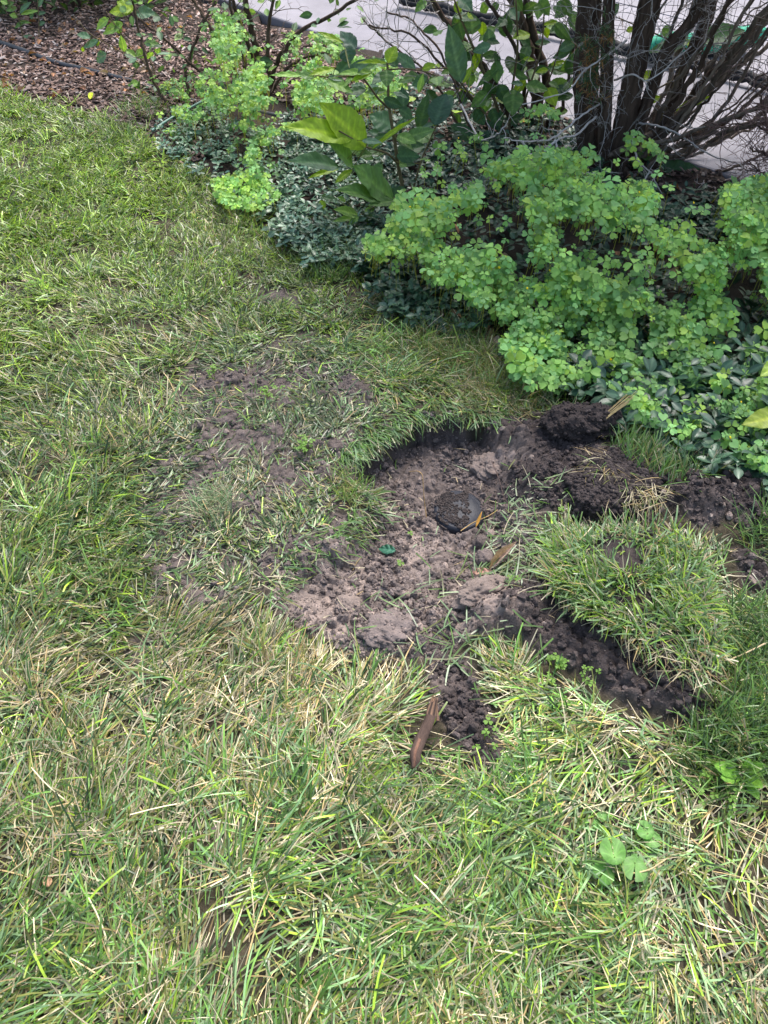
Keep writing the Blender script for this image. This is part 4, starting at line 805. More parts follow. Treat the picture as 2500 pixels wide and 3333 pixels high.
woody('red_twig_shrub', 'tangle of fine reddish twigs at the right edge of the driveway', (2620, 640), None,
  [(.006, [(2620,640,0),(2560,560,0),(2500,500,0),(2440,480,0)]),(.006, [(2620,640,0),(2540,480,0),(2480,360,0),(2470,300,0)]),(.005, [(2620,600,0),(2500,420,0),(2420,400,0),(2330,420,0)]),(.006, [(2620,640,.05),(2560,500,.05),(2520,380,.05),(2500,200,.05)]),(.004,[(2620,640,-.02),(2520,580,0),(2470,560,0),(2440,520,0)])], 26, np.array([.16, .1, .09]), 5, twl=(.06, .18))
cD = cropmap(0, 0, .422)
for (nm, lab, base, st, lf) in [
  ('mulch_seedling', 'thin upright seedling with pale leaves standing in the mulch at far left', (75, 130), [(.003, [(180,300,0),(150,150,0),(60,0,0),(20,-60,0)]),(.003, [(300,290,.0),(300,150,0),(290,20,0),(290,-60,0)])],
   [((150,100),(240,10),45,'bg',0,0),((160,110),(300,80),40,'lg',0,0),((290,110),(355,95),35,'bg',0,0),((60,30),(0,0),50,'lg',0,0),((130,60),(40,80),50,'g',0,0),((140,130),(70,110),50,'lg',0,0),((230,130),(260,110),60,'bg',0,0),((150,170),(240,175),30,'g',0,0),((290,50),(340,-10),40,'bg',0,0),((180,280),(270,290),35,'bg',0,0),((300,190),(350,170),40,'bg',0,0),((200,160),(110,220),40,'g',0,0),((60,40),(110,20),40,'g',0,0)]),
  ('arching_seedling', 'large leafed seedling arching over the mulch near the shrub stems', (520, 300), [(.0035, [(1200,700,0),(1200,560,0),(1080,300,0),(1030,0,0)]),(.003, [(1180,560,0),(900,380,0),(700,270,0),(560,120,0)]),(.0028, [(1180,560,0),(1000,350,0),(860,150,0),(820,90,0)])],
   [((1020,80),(840,90),110,'yg',0,0),((1030,80),(900,10),120,'yg',0,0),((1050,110),(1200,100),110,'bg',0,0),((840,140),(740,230),70,'lg',0,0),((950,180),(790,260),90,'lg',0,0),((700,290),(590,260),60,'bg',0,0),((760,310),(640,370),60,'bg',0,0),((820,410),(740,480),90,'bg',0,0),((1060,380),(1110,450),90,'lg',0,0),((1050,440),(960,380),60,'lg',0,0),
    ((1040,470),(1060,530),60,'bg',0,0),((1220,420),(1230,370),60,'lg',0,0),((920,260),(900,170),60,'g',0,0),((1110,330),(1250,350),60,'g',0,0),((960,400),(930,270),60,'lg',0,0),((740,350),(770,320),40,'yg',0,0),((640,400),(640,360),30,'yg',0,0),((1000,650),(1080,640),60,'lg',0,0),((1010,690),(1020,640),60,'bg',0,0),((1070,660),(1040,700),60,'lg',0,0),((1300,700),(1250,720),50,'lg',0,0)])]:
    plant(nm, lab, 'seedling', base, None, st, lf, cD, 200, shape='ovate')
# dark foliage at the top left corner
b = P(150, 100); root = empty('dark_bush', b, 'dark dense bush at the far top left corner beyond the mulch', 'bush')
mb = MB(); n = 3600; q = np.stack([rng.uniform(b[0]-1.2, b[0]+.65, n), rng.uniform(b[1]+.1, b[1]+1.3, n), .04+1.2*rng.random(n)**1.2], 1); v, f, c_ = leafgrid('ovate', 0, 6, 3, .2, .2, .02, 1)
inst(mb, v*np.array([.5, 1, 1]), f, rot(rng.uniform(0, 6.3, n), rng.uniform(-.8, .5, n), rng.normal(0, .4, n)), rng.uniform(.04, .09, n), q, np.array([[.03, .065, .02]])*rng.uniform(.6, 1.6, (n, 1)), c_); mb.build('leaves', M_leaf, root)
mb = MB()
for i in range(16):
    x0 = rng.uniform(b[0]-1, b[0]+.6); y0 = rng.uniform(b[1]+.3, b[1]+1); tube(mb, smooth([(x0, y0, -.02), (x0+rng.normal(0, .1), y0, .4), (x0+rng.normal(0, .2), y0, 1.1)]), np.linspace(.015, .006, 13), 6, BARK)
mb.build('stems', M_bark, root)

# ------------------------------------------------------------------ wood sorrel (clover-like) and periwinkle ground cover
def sorrel_template():
    vs = []; fs = []; n0 = 0
    hl = np.array([(0, 0, 0), (-.34, .3, .04), (-.56, .62, .02), (-.5, .93, -.05), (-.22, 1.06, -.08), (0, .86, -.06), (.22, 1.06, -.08), (.5, .93, -.05), (.56, .62, .02), (.34, .3, .04), (0, .5, -.07)])
    for k in range(3):
        a = k*2.0944; c, s = math.cos(a), math.sin(a); dz = hl[:, 2]-.12*hl[:, 1]**2
        vs.append(np.stack([hl[:, 0]*c-(hl[:, 1]+.06)*s, hl[:, 0]*s+(hl[:, 1]+.06)*c, dz], 1))
        for i in range(10): fs.append([i+n0 if i else n0, (i+1) % 10+n0, 10+n0])
        n0 += 11
    return np.concatenate(vs), np.array(fs)
SV, SF = sorrel_template()
SVA = SV.copy(); 
def px_sample(poly, n):
    p = np.array(poly, float); x = rng.uniform(p[:, 0].min(), p[:, 0].max(), n*3); y = rng.uniform(p[:, 1].min(), p[:, 1].max(), n*3); k = sdist(poly, x, y) > 0; x = x[k][:n]; y = y[k][:n]; return x, y
def sorrel(mb, mbs, x, y, z, sz, tone, stems=True):
    n = len(x); bg_ = fbm(x*4, y*4, 240, 3); cols = (.78+.75*bg_)[:, None]*rng.uniform(.8, 1.15, (n, 1))*np.array([(.20, .37, .09), (.16, .33, .11), (.27, .42, .07), (.09, .19, .055)])[rng.choice(4, n, p=tone)]*rng.uniform(.8, 1.2, n)[:, None]
    az = rng.uniform(0, 6.28, n); Rm = rot(az, rng.normal(0, .26, n), rng.normal(0, .26, n))
    lean = rot(np.zeros(n), np.full(n, .42), np.zeros(n)); Rm = lean @ Rm
    fade = 1-.1*rng.random((n, 1)); inst(mb, SV, SF, Rm, sz[:, None]*np.stack([np.ones(n), np.ones(n), rng.uniform(.3, 2.2, n)], 1), np.stack([x, y, z], 1), cols)
    if stems:      # petioles as slim blades from ground-ish points
        m = rng.random(n) < .4; q = np.stack([x, y, z], 1)[m]; k = len(q); drop = np.minimum(q[:, 2]-hz(q[:, 0], q[:, 1]), .03+.08*rng.random(k)); drop = np.maximum(drop, .004)
        bx = q[:, 0]+rng.normal(0, .012, k); by = q[:, 1]+rng.normal(.008, .012, k); bz = q[:, 2]-drop; w_ = .0006
        A = np.stack([bx-w_, by, bz], 1); B_ = np.stack([bx+w_, by, bz], 1); C_ = q+[w_, 0, 0]; D_ = q-[w_, 0, 0]
        v = np.stack([A, B_, C_, D_], 1).reshape(-1, 3); mbs.add(v, np.arange(4*k).reshape(k, 4), np.array([.2, .22, .05]))
def bumps(px, py, s, fr): return fbm(px/fr, py/fr, s, 3)
OX1 = [(1290,650),(1340,560),(1420,460),(1560,440),(1700,430),(1700,360),(1790,340),(1880,440),(1990,470),(2070,430),(2150,480),(2190,600),(2180,700),(2280,640),(2400,590),(2560,560),(2860,640),(2860,1700),(2620,1580),(2440,1500),(2330,1440),(2200,1410),(2080,1350),(2000,1270),(1960,1230),(1900,1240),(1830,1290),(1720,1260),(1640,1170),(1660,1060),(1560,990),(1440,930),(1330,900),(1200,830),(1170,800),(1260,720)]
mb = MB(); mbs = MB(); x, y = px_sample(OX1, 10600)
dens = np.clip((bumps(x, y, 210, 110)-.39)*6, .05, 1)
dens *= 1-.93*np.exp(-(((x-1960)/130)**2+((y-830)/60)**2)*1.2)
dens *= 1-.75*np.exp(-(((x-1450)/180)**2+((y-940)/60)**2)); dens *= 1-.35*sm(1060, 1200, y)*sm(1600, 1850, x); dens *= 1-.8*np.exp(-(((x-1690)/70)**2+((y-780)/60)**2)); dens *= 1-.5*np.exp(-(((x-2250)/160)**2+((y-690)/50)**2))
k = rng.random(len(x)) < dens; x, y = x[k], y[k]
hc = .16*np.exp(-(((x-1770)/90)**2+((y-430)/90)**2))+.10+.15*sm(1200, 650, y)+.10*sm(1500, 1800, x)*sm(1100, 600, y)+.07*(bumps(x, y, 211, 90)-.5); lay = 1-.55*rng.random(len(x))**1.6
W3 = P(x, y, np.maximum(hc*lay, .03)); n = len(x)
sz = (.009+.014*rng.random(n)**1.1)*np.where(fbm(x/60, y/60, 212, 2) > .5, 1.12, .85)
brt = sm(.35, .6, bumps(x, y, 213, 200)); sorrel(mb, mbs, W3[:, 0], W3[:, 1], W3[:, 2], sz, [.42, .33, .15, .10])
# tiny yellow flowers and upright pods
nf = 46; i = rng.integers(0, n, nf); fv, ff = IC[0]; inst(mb, fv*np.array([1, 1, .5]), ff, rot(*rng.uniform(0, 1, (3, nf))), rng.uniform(.003, .005, nf), W3[i]+[0, 0, .02], np.tile([[.75, .62, .02]], (nf, 1)))
npd = 500; i = rng.integers(0, n, npd); blades(mb, W3[i, 0], W3[i, 1], W3[i, 2], rng.uniform(0, 6.28, npd), R(5)+0*W3[i, 0], R(15)+0*W3[i, 0], rng.uniform(.012, .022, npd), np.full(npd, .0024), np.tile([[.2, .3, .06]], (npd, 1)), 2, clamp=False)
tag(mb.build('wood_sorrel', M_sorrel), 'broad bank of bright green three-leafed wood sorrel under the evergreen on the right', 'sorrel', kind='stuff')
tag(mbs.build('sorrel_stalks', M_sorrel), 'thin pale stalks beneath the right hand bank of wood sorrel', 'sorrel stalks', kind='stuff')
OX2 = [(700,40),(790,60),(850,150),(870,230),(880,330),(860,430),(890,520),(860,600),(800,520),(770,430),(720,330),(560,420),(520,330),(560,250),(660,270),(690,160)]
mb = MB(); x, y = px_sample(OX2, 2300); h = np.clip((460-y)/460*.5, 0, .5)*sm(600, 720, x)*rng.uniform(.3, 1, len(x))+.04+.10*rng.random(len(x)); kx = rng.random(len(x)) < np.where(y < 330, .55, .8); x, y, h = x[kx]+rng.normal(0, 22, kx.sum()), y[kx]+rng.normal(0, 16, kx.sum()), h[kx]; x2, y2 = px_sample([(940,100),(1120,120),(1280,200),(1330,300),(1100,380),(930,330),(900,200)], 950); h2 = .12+.15*rng.random(len(x2)); x3, y3 = px_sample([(850,330),(1000,260),(1050,330),(960,420),(880,440)], 220); h3 = .06+.12*rng.random(len(x3))
x = np.concatenate([x, x2, x3]); y = np.concatenate([y, y2, y3]); h = np.concatenate([h, h2, h3]); k = rng.random(len(x)) < np.clip((bumps(x, y, 220, 55)-.4)*6, .05, 1); W3 = P(x[k], y[k], h[k]); n = len(W3)
mbs = MB(); sorrel(mb, mbs, W3[:, 0], W3[:, 1], W3[:, 2], .0105+.007*rng.random(n), [.35, .25, .22, .18])
tag(mb.build('climbing_sorrel', M_sorrel), 'yellow green wood sorrel climbing through the shrub stems at upper left', 'sorrel', kind='stuff')
tag(mbs.build('climbing_stalks', M_sorrel), 'thin stalks of the sorrel among the upper left shrub stems', 'sorrel stalks', kind='stuff')
mb = MB(); mbs = MB(); x, y = px_sample([(690,590),(780,555),(870,570),(910,640),(840,690),(720,660)], 260); W3 = P(x, y, .03+.06*rng.random(len(x))); n = len(x); sorrel(mb, mbs, W3[:, 0], W3[:, 1], W3[:, 2], .010+.007*rng.random(n), [.5, .1, .35, .05])
mb.v += mbs.v; mb.c += mbs.c; mb.q += [q+mb.n for q in mbs.q]; mb.n += mbs.n
tag(mb.build('sorrel_patch', M_sorrel), 'small round patch of yellow green sorrel at the lawn edge, left of the sapling', 'sorrel', kind='stuff')

VV, VF, VC = leafgrid('x', 0, 8, 5, .18, .3, .0, 1); VV = VV*np.array([.5, 1, .6])
def periwinkle(mb, px, py, hlo, hhi, l0, l1, tones):
    n = len(px); b = P(px, py, hlo+(hhi-hlo)*rng.random(n)); cb = np.array(tones)[rng.integers(0, len(tones), n)]
    # trailing stem
    for j in range(7):
        az = rng.uniform(0, 6.28, n)if j == 0 else az+ (np.pi if j % 2 else np.pi/2)+rng.normal(0, .3, n)
        zz = b.copy(); zz[:, 2] -= .008*(j//2); pit = rng.normal(.35, .3, n)-.12*(j//2)
        k = rng.random(n) < .88; inst(mb, VV, VF, rot(az[k], pit[k], rng.normal(0, .3, k.sum())), rng.uniform(l0, l1, k.sum())*(.75+.1*(j//2)), zz[k], cb[k]*rng.uniform(.75, 1.25, (k.sum(), 1)), VC*1.0)
mb = MB()
DK = [(.022, .062, .034), (.03, .075, .04), (.018, .05, .03)]; LT = [(.07, .14, .08), (.055, .12, .08), (.05, .10, .05)]
VA = [(470,440),(560,345),(700,340),(800,420),(1000,400),(1300,470),(1320,800),(1150,830),(1050,850),(900,760),(750,640),(600,530)]
x, y = px_sample(VA, 950); k = rng.random(len(x)) < np.clip((bumps(x, y, 230, 80)-.3)*4, .15, 1); periwinkle(mb, x[k], y[k], .02, .07, .024, .036, LT)
x, y = px_sample([(780,640),(1000,640),(1300,720),(1280,850),(1150,840),(1000,840)], 110); periwinkle(mb, x, y, .02, .07, .03, .042, LT)
x, y = px_sample([(880,380),(1000,330),(1250,430),(1330,620),(1000,620)], 200); periwinkle(mb, x, y, .02, .07, .024, .036, DK)
tag(mb.build('pale_periwinkle', M_vinca), 'carpet of small blue green periwinkle leaves between lawn and sapling', 'periwinkle', kind='stuff')
mb = MB()
x, y = px_sample([(1150,810),(1300,800),(1450,850),(1620,960),(1640,1030),(1520,1070),(1390,1060),(1260,990),(1180,900)], 190); periwinkle(mb, x, y, .02, .07, .032, .048, DK)
x, y = px_sample([(1680,1130),(1800,980),(2000,920),(2520,980),(2860,1000),(2860,1800),(2520,1610),(2400,1530),(2250,1480),(2080,1400),(1930,1310),(1800,1270)], 620)
k = rng.random(len(x)) < .25+.75*sm(1100, 1250, y-.25*(2100-x)*.5); periwinkle(mb, x[k], y[k], .02, .10, .046, .066, DK+[(.035, .085, .045)])
x, y = px_sample(OX1, 660); periwinkle(mb, x, y, .02, .08, .034, .048, DK)
x, y = px_sample([(1950,600),(2280,610),(2520,640),(2520,780),(2200,800),(2000,740)], 200); periwinkle(mb, x, y, .02, .06, .03, .045, DK)
x, y = px_sample([(1150,300),(1420,250),(1700,330),(1900,420),(1900,560),(1500,640),(1200,520)], 420); periwinkle(mb, x, y, .02, .1, .03, .045, DK)
tag(mb.build('dark_periwinkle', M_vinca), 'glossy dark green periwinkle leaves along the foot of the right hand sorrel', 'periwinkle', kind='stuff')

# ------------------------------------------------------------------ rougher grass at the bed edge
mb = MB()
def tuftpx(px, py, rad, n, l0, l1, tones, tilt=(5, 40), bend=(20, 70), wd=.0016, az=None, azj=1.0):
    c = P(px, py); a = rng.random(n)*6.283; r = rad*np.sqrt(rng.random(n)); x = c[0]+r*np.cos(a); y = c[1]+r*np.sin(a)
    A = rng.uniform(0, 6.28, n) if az is None else az+rng.normal(0, azj, n)
    blades(mb, x, y, hz(x, y)-.003, A, R(tilt[0])+R(tilt[1]-tilt[0])*rng.random(n), R(bend[0])+R(bend[1]-bend[0])*rng.random(n), rng.uniform(l0, l1, n), wd*rng.uniform(.7, 1.3, n), pick(n, tones)*rng.uniform(.75, 1.25, n)[:, None], 5)
G1 = dict(green=5, dk=3, blue=2, ol=1); G2 = dict(green=4, yg=2, ol=3, straw=1.6, tan=1)
tuftpx(1080, 880, .09, 420, .06, .12, G1); tuftpx(1130, 800, .1, 220, .05, .12, G1); tuftpx(1480, 1150, .11, 900, .05, .1, G2, wd=.0013); tuftpx(1600, 1230, .1, 600, .05, .09, G2, wd=.0013); tuftpx(1380, 1080, .07, 250, .05, .09, G2)
tuftpx(1550, 1270, .1, 420, .04, .08, dict(tan=4, straw=2, ol=2, green=2), wd=.0014); tuftpx(1700, 1320, .09, 300, .04, .08, G2); tuftpx(1850, 1340, .08, 220, .04, .09, dict(tan=3, green=3, blue=2)); tuftpx(2150, 1500, .11, 420, .05, .1, dict(green=4, blue=3, tan=1.5)); tuftpx(2000,1420,.07,160,.05,.09,G2)
tuftpx(760, 790, .12, 200, .05, .09, G2); tuftpx(1250, 1130, .06, 120, .04, .08, G2); tuftpx(1350, 1180, .06, 150, .04, .08, dict(ol=3, green=3, straw=2))
tuftpx(470, 380, .12, 200, .07, .13, dict(green=3, yg=3, blue=2)); tuftpx(640, 470, .1, 120, .06, .12, G1); tuftpx(1180, 640, .1, 120, .07, .13, G1); tuftpx(700, 1660, .06, 300, .04, .08, dict(blue=4, tan=3)); tuftpx(1150, 1620, .05, 260, .035, .07, G2)
for (a, b) in [(2440, 2050), (2460, 2200), (2430, 2330), (2480, 2420), (2360, 2420), (2500, 1780), (2330, 2480)]: tuftpx(a, b, .07, 260, .06, .12, G1, wd=.0026)
tuftpx(2200, 1560, .05, 60, .06, .12, G1, wd=.004); tuftpx(2050, 1500, .03, 30, .06, .1, G1, wd=.004)
tag(mb.build('wispy_grass', M_grass), 'fine uncut grass growing along the edge of the planting bed', 'grass', kind='stuff')

# ------------------------------------------------------------------ mulch chips and leaf litter
mb = MB(); n = 9000; x, y = px_sample([(-500,-60),(720,-60),(700,200),(640,430),(480,440),(200,380),(-500,300)], n+2500); W3 = P(x, y, 0.0); n = len(x)
x4, y4 = px_sample([(430,330),(700,330),(780,460),(600,560),(450,450)], 900); W4 = P(x4, y4, 0); x5, y5 = px_sample([(1980,560),(2350,560),(2520,640),(2860,780),(2860,980),(2100,760)], 900); W5 = P(x5, y5, 0); x6, y6 = px_sample([(700,30),(1300,230),(1500,330),(1300,420),(1000,380),(700,250)], 2600); W6 = P(x6, y6, 0)
x7, y7 = px_sample([(1150,200),(1430,240),(1900,410),(2000,600),(1500,600),(1200,450)], 1500); W7 = P(x7, y7, 0)
W3 = np.concatenate([W3, W4, W5, W6, W7]); n = len(W3); W3[:, 2] = hz(W3[:, 0], W3[:, 1])+.012*rng.random(n)
cv = np.array([(-1, -1, -1), (1, -1, -1), (1.1, 1, -1), (-.8, 1, -1), (-.9, -1, 1), (.8, -.9, 1), (1, .8, 1), (-1, 1, 1)], float); cf = np.array([(0, 3, 2, 1), (4, 5, 6, 7), (0, 1, 5, 4), (1, 2, 6, 5), (2, 3, 7, 6), (3, 0, 4, 7)])
pc = np.array([(.26, .18, .15), (.17, .11, .085), (.34, .26, .23), (.08, .05, .042), (.42, .36, .33)])[rng.choice(5, n, p=[.3, .28, .13, .24, .05])]*(rng.uniform(.6, 1.1, n)*(1.2-.55*sm(120, 330, proj(W3[:,0], W3[:,1], W3[:,2])[1])))[:, None]
L_ = .005+.016*rng.random(n)**1.5; inst(mb, cv, cf, rot(rng.uniform(0, 6.3, n), rng.normal(0, .25, n), rng.normal(0, .3, n)), np.stack([L_, .003+.005*rng.random(n), .0012+.001*rng.random(n)], 1), W3, pc)
tag(mb.build('wood_chips', M_twig, smooth=False), 'pinkish brown shredded wood mulch covering the bed at upper left', 'mulch', kind='stuff')
mb = MB(); v, f, c_ = leafgrid('ovate', 0, 6, 5, .5, .6, .06, 3); n = 320
xa, ya = px_sample([(1100,760),(1650,900),(1700,1150),(1500,1080),(1250,960)], 60); xb, yb = px_sample(OX1, 120); xc, yc = px_sample([(0,60),(640,60),(560,330),(0,300)], 110); xd, yd = px_sample([(1330,950),(1500,980),(1500,1080),(1380,1060)], 36); x = np.concatenate([xa, xb, xc, xd]); y = np.concatenate([ya, yb, yc, yd]); n = len(x)
W3 = P(x, y, .02); inst(mb, v*np.array([.55, 1, 1]), f, rot(rng.uniform(0, 6.3, n), rng.normal(0, .4, n), rng.normal(0, .5, n)), rng.uniform(.025, .055, n), W3, np.array([(.30, .17, .10), (.36, .27, .2), (.2, .11, .07)])[rng.integers(0, 3, n)]*rng.uniform(.7, 1.2, (n, 1)), c_)
tag(mb.build('leaf_litter', M_dry), 'dry brown fallen leaves strewn beneath the ground cover and on the mulch', 'leaf litter', kind='stuff')

# ------------------------------------------------------------------ hose, tube, net, roll
mb = MB(); pts = [P(a, b, z_-.014) for a, b, z_ in [(-260,60,.03),(-60,120,.03),(60,158,.03),(180,205,.028),(300,232,.03),(430,265,.03),(520,295,.026),(640,335,.02),(760,350,.02),(960,390,.02)]]
ps = smooth(pts, 8); tube(mb, ps, .0125, 12, (.03, .032, .038)); o = ps[0]; tag(mb.build('black_hose', M_hose, origin=o), 'black rubber hose lying across the mulch at upper left', 'hose')
mb = MB(); ps = smooth([P(690, 310, .03), P(640, 340, .06), P(590, 365, .055), P(540, 395, .045), P(495, 425, .03)], 8); tube(mb, ps, .0055, 8, (.13, .24, .2)); tag(mb.build('green_tube', M_hose, origin=ps[0]), 'thin grey green tube poking out of the periwinkle by the mulch', 'tube')
na_ = P(1300, 32); nb_ = P(2500, 300); nd = nb_[:2]-na_[:2]; NL = np.hypot(*nd); nd /= NL
net = empty('net_fence', (na_[0], na_[1], .03), 'black square-mesh net hanging above the concrete at top right', 'net')
mb = MB(); cell = .034; Lx = NL+1.6; Hn = 1.1; ncol = int(Lx/cell); nrow = int(Hn/cell)
def npt(s_, h_):
    s_ = np.asarray(s_, float); h_ = np.asarray(h_, float)
    sag = .03*np.sin(s_*2.1+h_*3)+.02*np.sin(s_*7+1)*(1-h_); zz = .05+h_+.012*np.sin(s_*3+h_*2)+.006*np.sin(s_*31+h_*9)
    return np.stack([na_[0]+nd[0]*(s_+.01*np.sin(h_*9+s_*4))-nd[1]*sag, na_[1]+nd[1]*(s_+.01*np.sin(h_*9+s_*4))+nd[0]*sag, zz+0*s_], -1)
for i in range(ncol):
    h_ = np.linspace(0, Hn, 24); tube(mb, npt(i*cell+0*h_+.004*rng.normal(0, 1, 24), h_), .0014, 3, (.012, .012, .014))
for j in range(nrow):
    s_ = np.linspace(0, Lx, 110); tube(mb, npt(s_, j*cell+.004*rng.normal(0, 1, 110)), .0014, 3, (.012, .012, .014))
mb.build('netting', M_cloth, net)
mb = MB(); s_ = np.linspace(0, Lx, 160); q = npt(s_, 0*s_); q[:, 2] = .052+.012*rng.random(160); tube(mb, q, .016+.007*rng.random(160), 8, (.014, .014, .017), .35); q2 = q+np.array([0, -.025, -.012]); tube(mb, q2, .012+.006*rng.random(160), 7, (.014, .014, .017), .4)
mb.build('rolled_hem', M_cloth, net)
mb = MB()
for s0_ in (0.0, Lx): p = npt(s0_, 0.); tube(mb, np.array([[p[0], p[1], .03+a*1.2] for a in np.linspace(0, 1, 5)]), .012, 8, (.02, .02, .022))
mb.build('post', M_cloth, net)
g0 = P(2110, 212, .0); g1 = P(2450, 178, .0); root = empty('green_roll', (g0+g1)/2+[0, 0, .03], 'long green padded roll with black underside on the concrete behind the net', 'padded roll')
for nm, cc, zo, rr_ in (('cover', (.03, .30, .19), .085, .045), ('base', (.012, .014, .016), .052, .03)):
    mb = MB(); s = np.linspace(-.05, 1.05, 40)[:, None]; q = g0*(1-s)+g1*s; q[:, 2] = zo+.012*np.sin(np.linspace(0, 9, 40)); r = rr_*(1-.35*np.abs(np.linspace(-1, 1, 40))**6)*(1+.1*rng.random(40)); tube(mb, q, r, 14, cc, .06); mb.build(nm, M_cloth, root)

# ------------------------------------------------------------------ small single things
def one_leaf(name, label, cat, b, t_, wpx, col, zb, zt, mat=M_dry, **kw):
    B = P(b[0], b[1], zb); T_ = P(t_[0], t_[1], zt); mb = MB(); leaf3(mb, B, T_, wpx/F*slant(B), col, **kw); return tag(mb.build(name, mat, origin=B), label, cat)
zp = lambda a, b: float(hd(*[np.array([k]) for k in P(a, b, -.03)[:2]])[0])
one_leaf('curled_leaf', 'brown dry leaf curled like a trough right of the black lid', 'leaf', (1592, 1852), (1684, 1760), 30, (.40, .29, .23), zp(1600, 1850)+.012, zp(1680, 1765)+.045, fold=1.3, curl=.1, ripple=.1, shape='lance', teeth=4, up=(-.4, -.5, .6))
one_leaf('curled_leaf', 'pinkish torn dry leaf lying flat below the curled leaf', 'leaf', (1610, 1858), (1538, 1862), 26, (.42, .25, .19), zp(1605, 1858)+.015, zp(1540, 1860)+.012, fold=.3, curl=.2, ripple=.12, shape='obovate', teeth=5)
one_leaf('crinkled_leaf', 'small crinkled blue green leaf on the pit floor', 'leaf', (1288, 1792), (1230, 1785), 34, (.045, .16, .10), zp(1285, 1790)+.014, zp(1232, 1788)+.014, M_leaf, fold=.3, curl=.3, ripple=.12, shape='ovate', teeth=8)
one_leaf('spotted_leaf', 'yellow green spotted leaf resting on the periwinkle at the right edge', 'leaf', (2560, 1350), (2415, 1382), 75, (.20, .26, .03), .12, .13, M_leaf, fold=.2, curl=.1, ripple=.05, shape='ovate', teeth=0)
one_leaf('jagged_leaf', 'bright serrated leaf at the right edge above the spotted leaf', 'leaf', (2560, 1170), (2475, 1225), 60, (.22, .33, .04), .18, .17, M_leaf, fold=.2, curl=.1, ripple=.05, shape='ovate', teeth=9)
one_leaf('round_leaf', 'small bright yellow leaf lying on the dark mulch', 'leaf', (293, 322), (297, 300), 16, (.40, .48, .01), .03, .035, M_leaf, shape='round')
one_leaf('tan_leaf', 'small tan leaf fragment in the grass at lower left', 'leaf', (160, 2885), (150, 2850), 28, (.42, .26, .16), .03, .035, shape='ovate')
def stalk(name, label, pts, r, col):
    ps = smooth([P(a, b, z_) for a, b, z_ in pts], 6); mb = MB(); tube(mb, ps, np.linspace(r, r*.6, len(ps)), 5, col); tag(mb.build(name, M_twig, origin=ps[0]), label, 'stalk')
zr = zg+.027
mb = MB(); B = P(1570, 1662, zr+.03); T_ = P(1548, 1718, zr+.004); leaf3(mb, B, T_, .0075, (.50, .27, .06), shape='x', fold=.3, curl=0, ripple=0); tag(mb.build('straw_stub', M_dry, origin=B), 'short flat orange straw stub leaning on the rim of the black lid', 'straw')
stalk('straw_stalk', 'thin straw stalk lying across the near rim of the black lid', [(1500,1728,zr+.004),(1540,1700,zr+.01),(1590,1680,zr+.015),(1620,1660,zr+.01)], .0014, (.42, .28, .12))
stalk('bent_stalk', 'tall bent straw stalk standing left of the black lid', [(1390,1700,zg+.01),(1382,1640,zg+.05),(1377,1575,zg+.1),(1376,1545,zg+.12),(1362,1532,zg+.12),(1332,1535,zg+.1)], .0013, (.40, .26, .12))
stalk('long_straw', 'long pale straw stem lying at the right edge beyond the big turf slab', [(2500,2090,.06),(2440,2120,.055),(2370,2150,.05)], .0022, (.45, .36, .22))
stalk('long_straw', 'long thin straw stem curving by the round scalloped leaves', [(1985,2835,.03),(2060,2845,.045),(2120,2830,.05),(2170,2795,.055)], .0018, (.48, .38, .2))
stalk('thin_root', 'dark thin root arching over the soil above the big turf slab', [(1760,1600,0),(1830,1650,.02),(1900,1665,.02),(1990,1690,.01)], .0016, (.09, .06, .05))
stalk('thin_root', 'dark wiry root hanging down the soil right of the black lid', [(1600,1500,.0),(1625,1560,.01),(1645,1640,-.01),(1760,1700,-.0)], .0012, (.09, .06, .05))
for i, (a, b, c_, d_) in enumerate([(1745,1365,2060,1290)]):
    mb = MB(); 
    for k in range(14):
        o_ = rng.normal(0, 6, 2); tube(mb, smooth([P(1925+o_[0], 1395+o_[1], .06), P(1990+o_[0]*2, 1340+o_[1], .1), P(2050+o_[0]*2.5, 1290+o_[1]*2, .13)], 5), np.linspace(.0014, .0007, 11), 4, (.38, .3, .15))
    tag(mb.build('straw_bundle', M_twig, origin=P(1925, 1395, .06)), 'bundle of dry straw leaning up from the dark earth block towards the periwinkle', 'straw')

# violet with round scalloped leaves
def scallop():
    m = 40; a = np.linspace(R(-262), R(82), m); r = .5*(1+.05*np.abs(np.sin(a*9)))*(1-.12*np.cos(a-R(90))*0); ring = np.stack([r*np.cos(a), r*np.sin(a)+.5, .02*np.sin(a*4)-.0*a], 1)
    mid_ = ring*.6+np.array([0, .5*.4-.06, .03]); c0 = np.array([[0, .26, -.03]]); v = np.vstack([ring, mid_, c0]); f4 = [[i, i+1, m+i+1, m+i] for i in range(m-1)]; f3 = [[m+i, m+i+1, 2*m] for i in range(m-1)]
    cc = np.ones((2*m+1, 3)); cc[:m] *= .97; cc[m:2*m:5] *= 1.4; cc[0:m:5] *= 1.2; cc[-1] = (1.6, 1.5, 1.4); return v, np.array(f4), np.array(f3), cc
KV, K4, K3, KC = scallop()
c = P(2010, 2790); vio = empty('violet_plant', (c[0], c[1], float(hz(c[0], c[1]))), 'low plant with four round scalloped leaves in the lawn at lower right', 'plant')
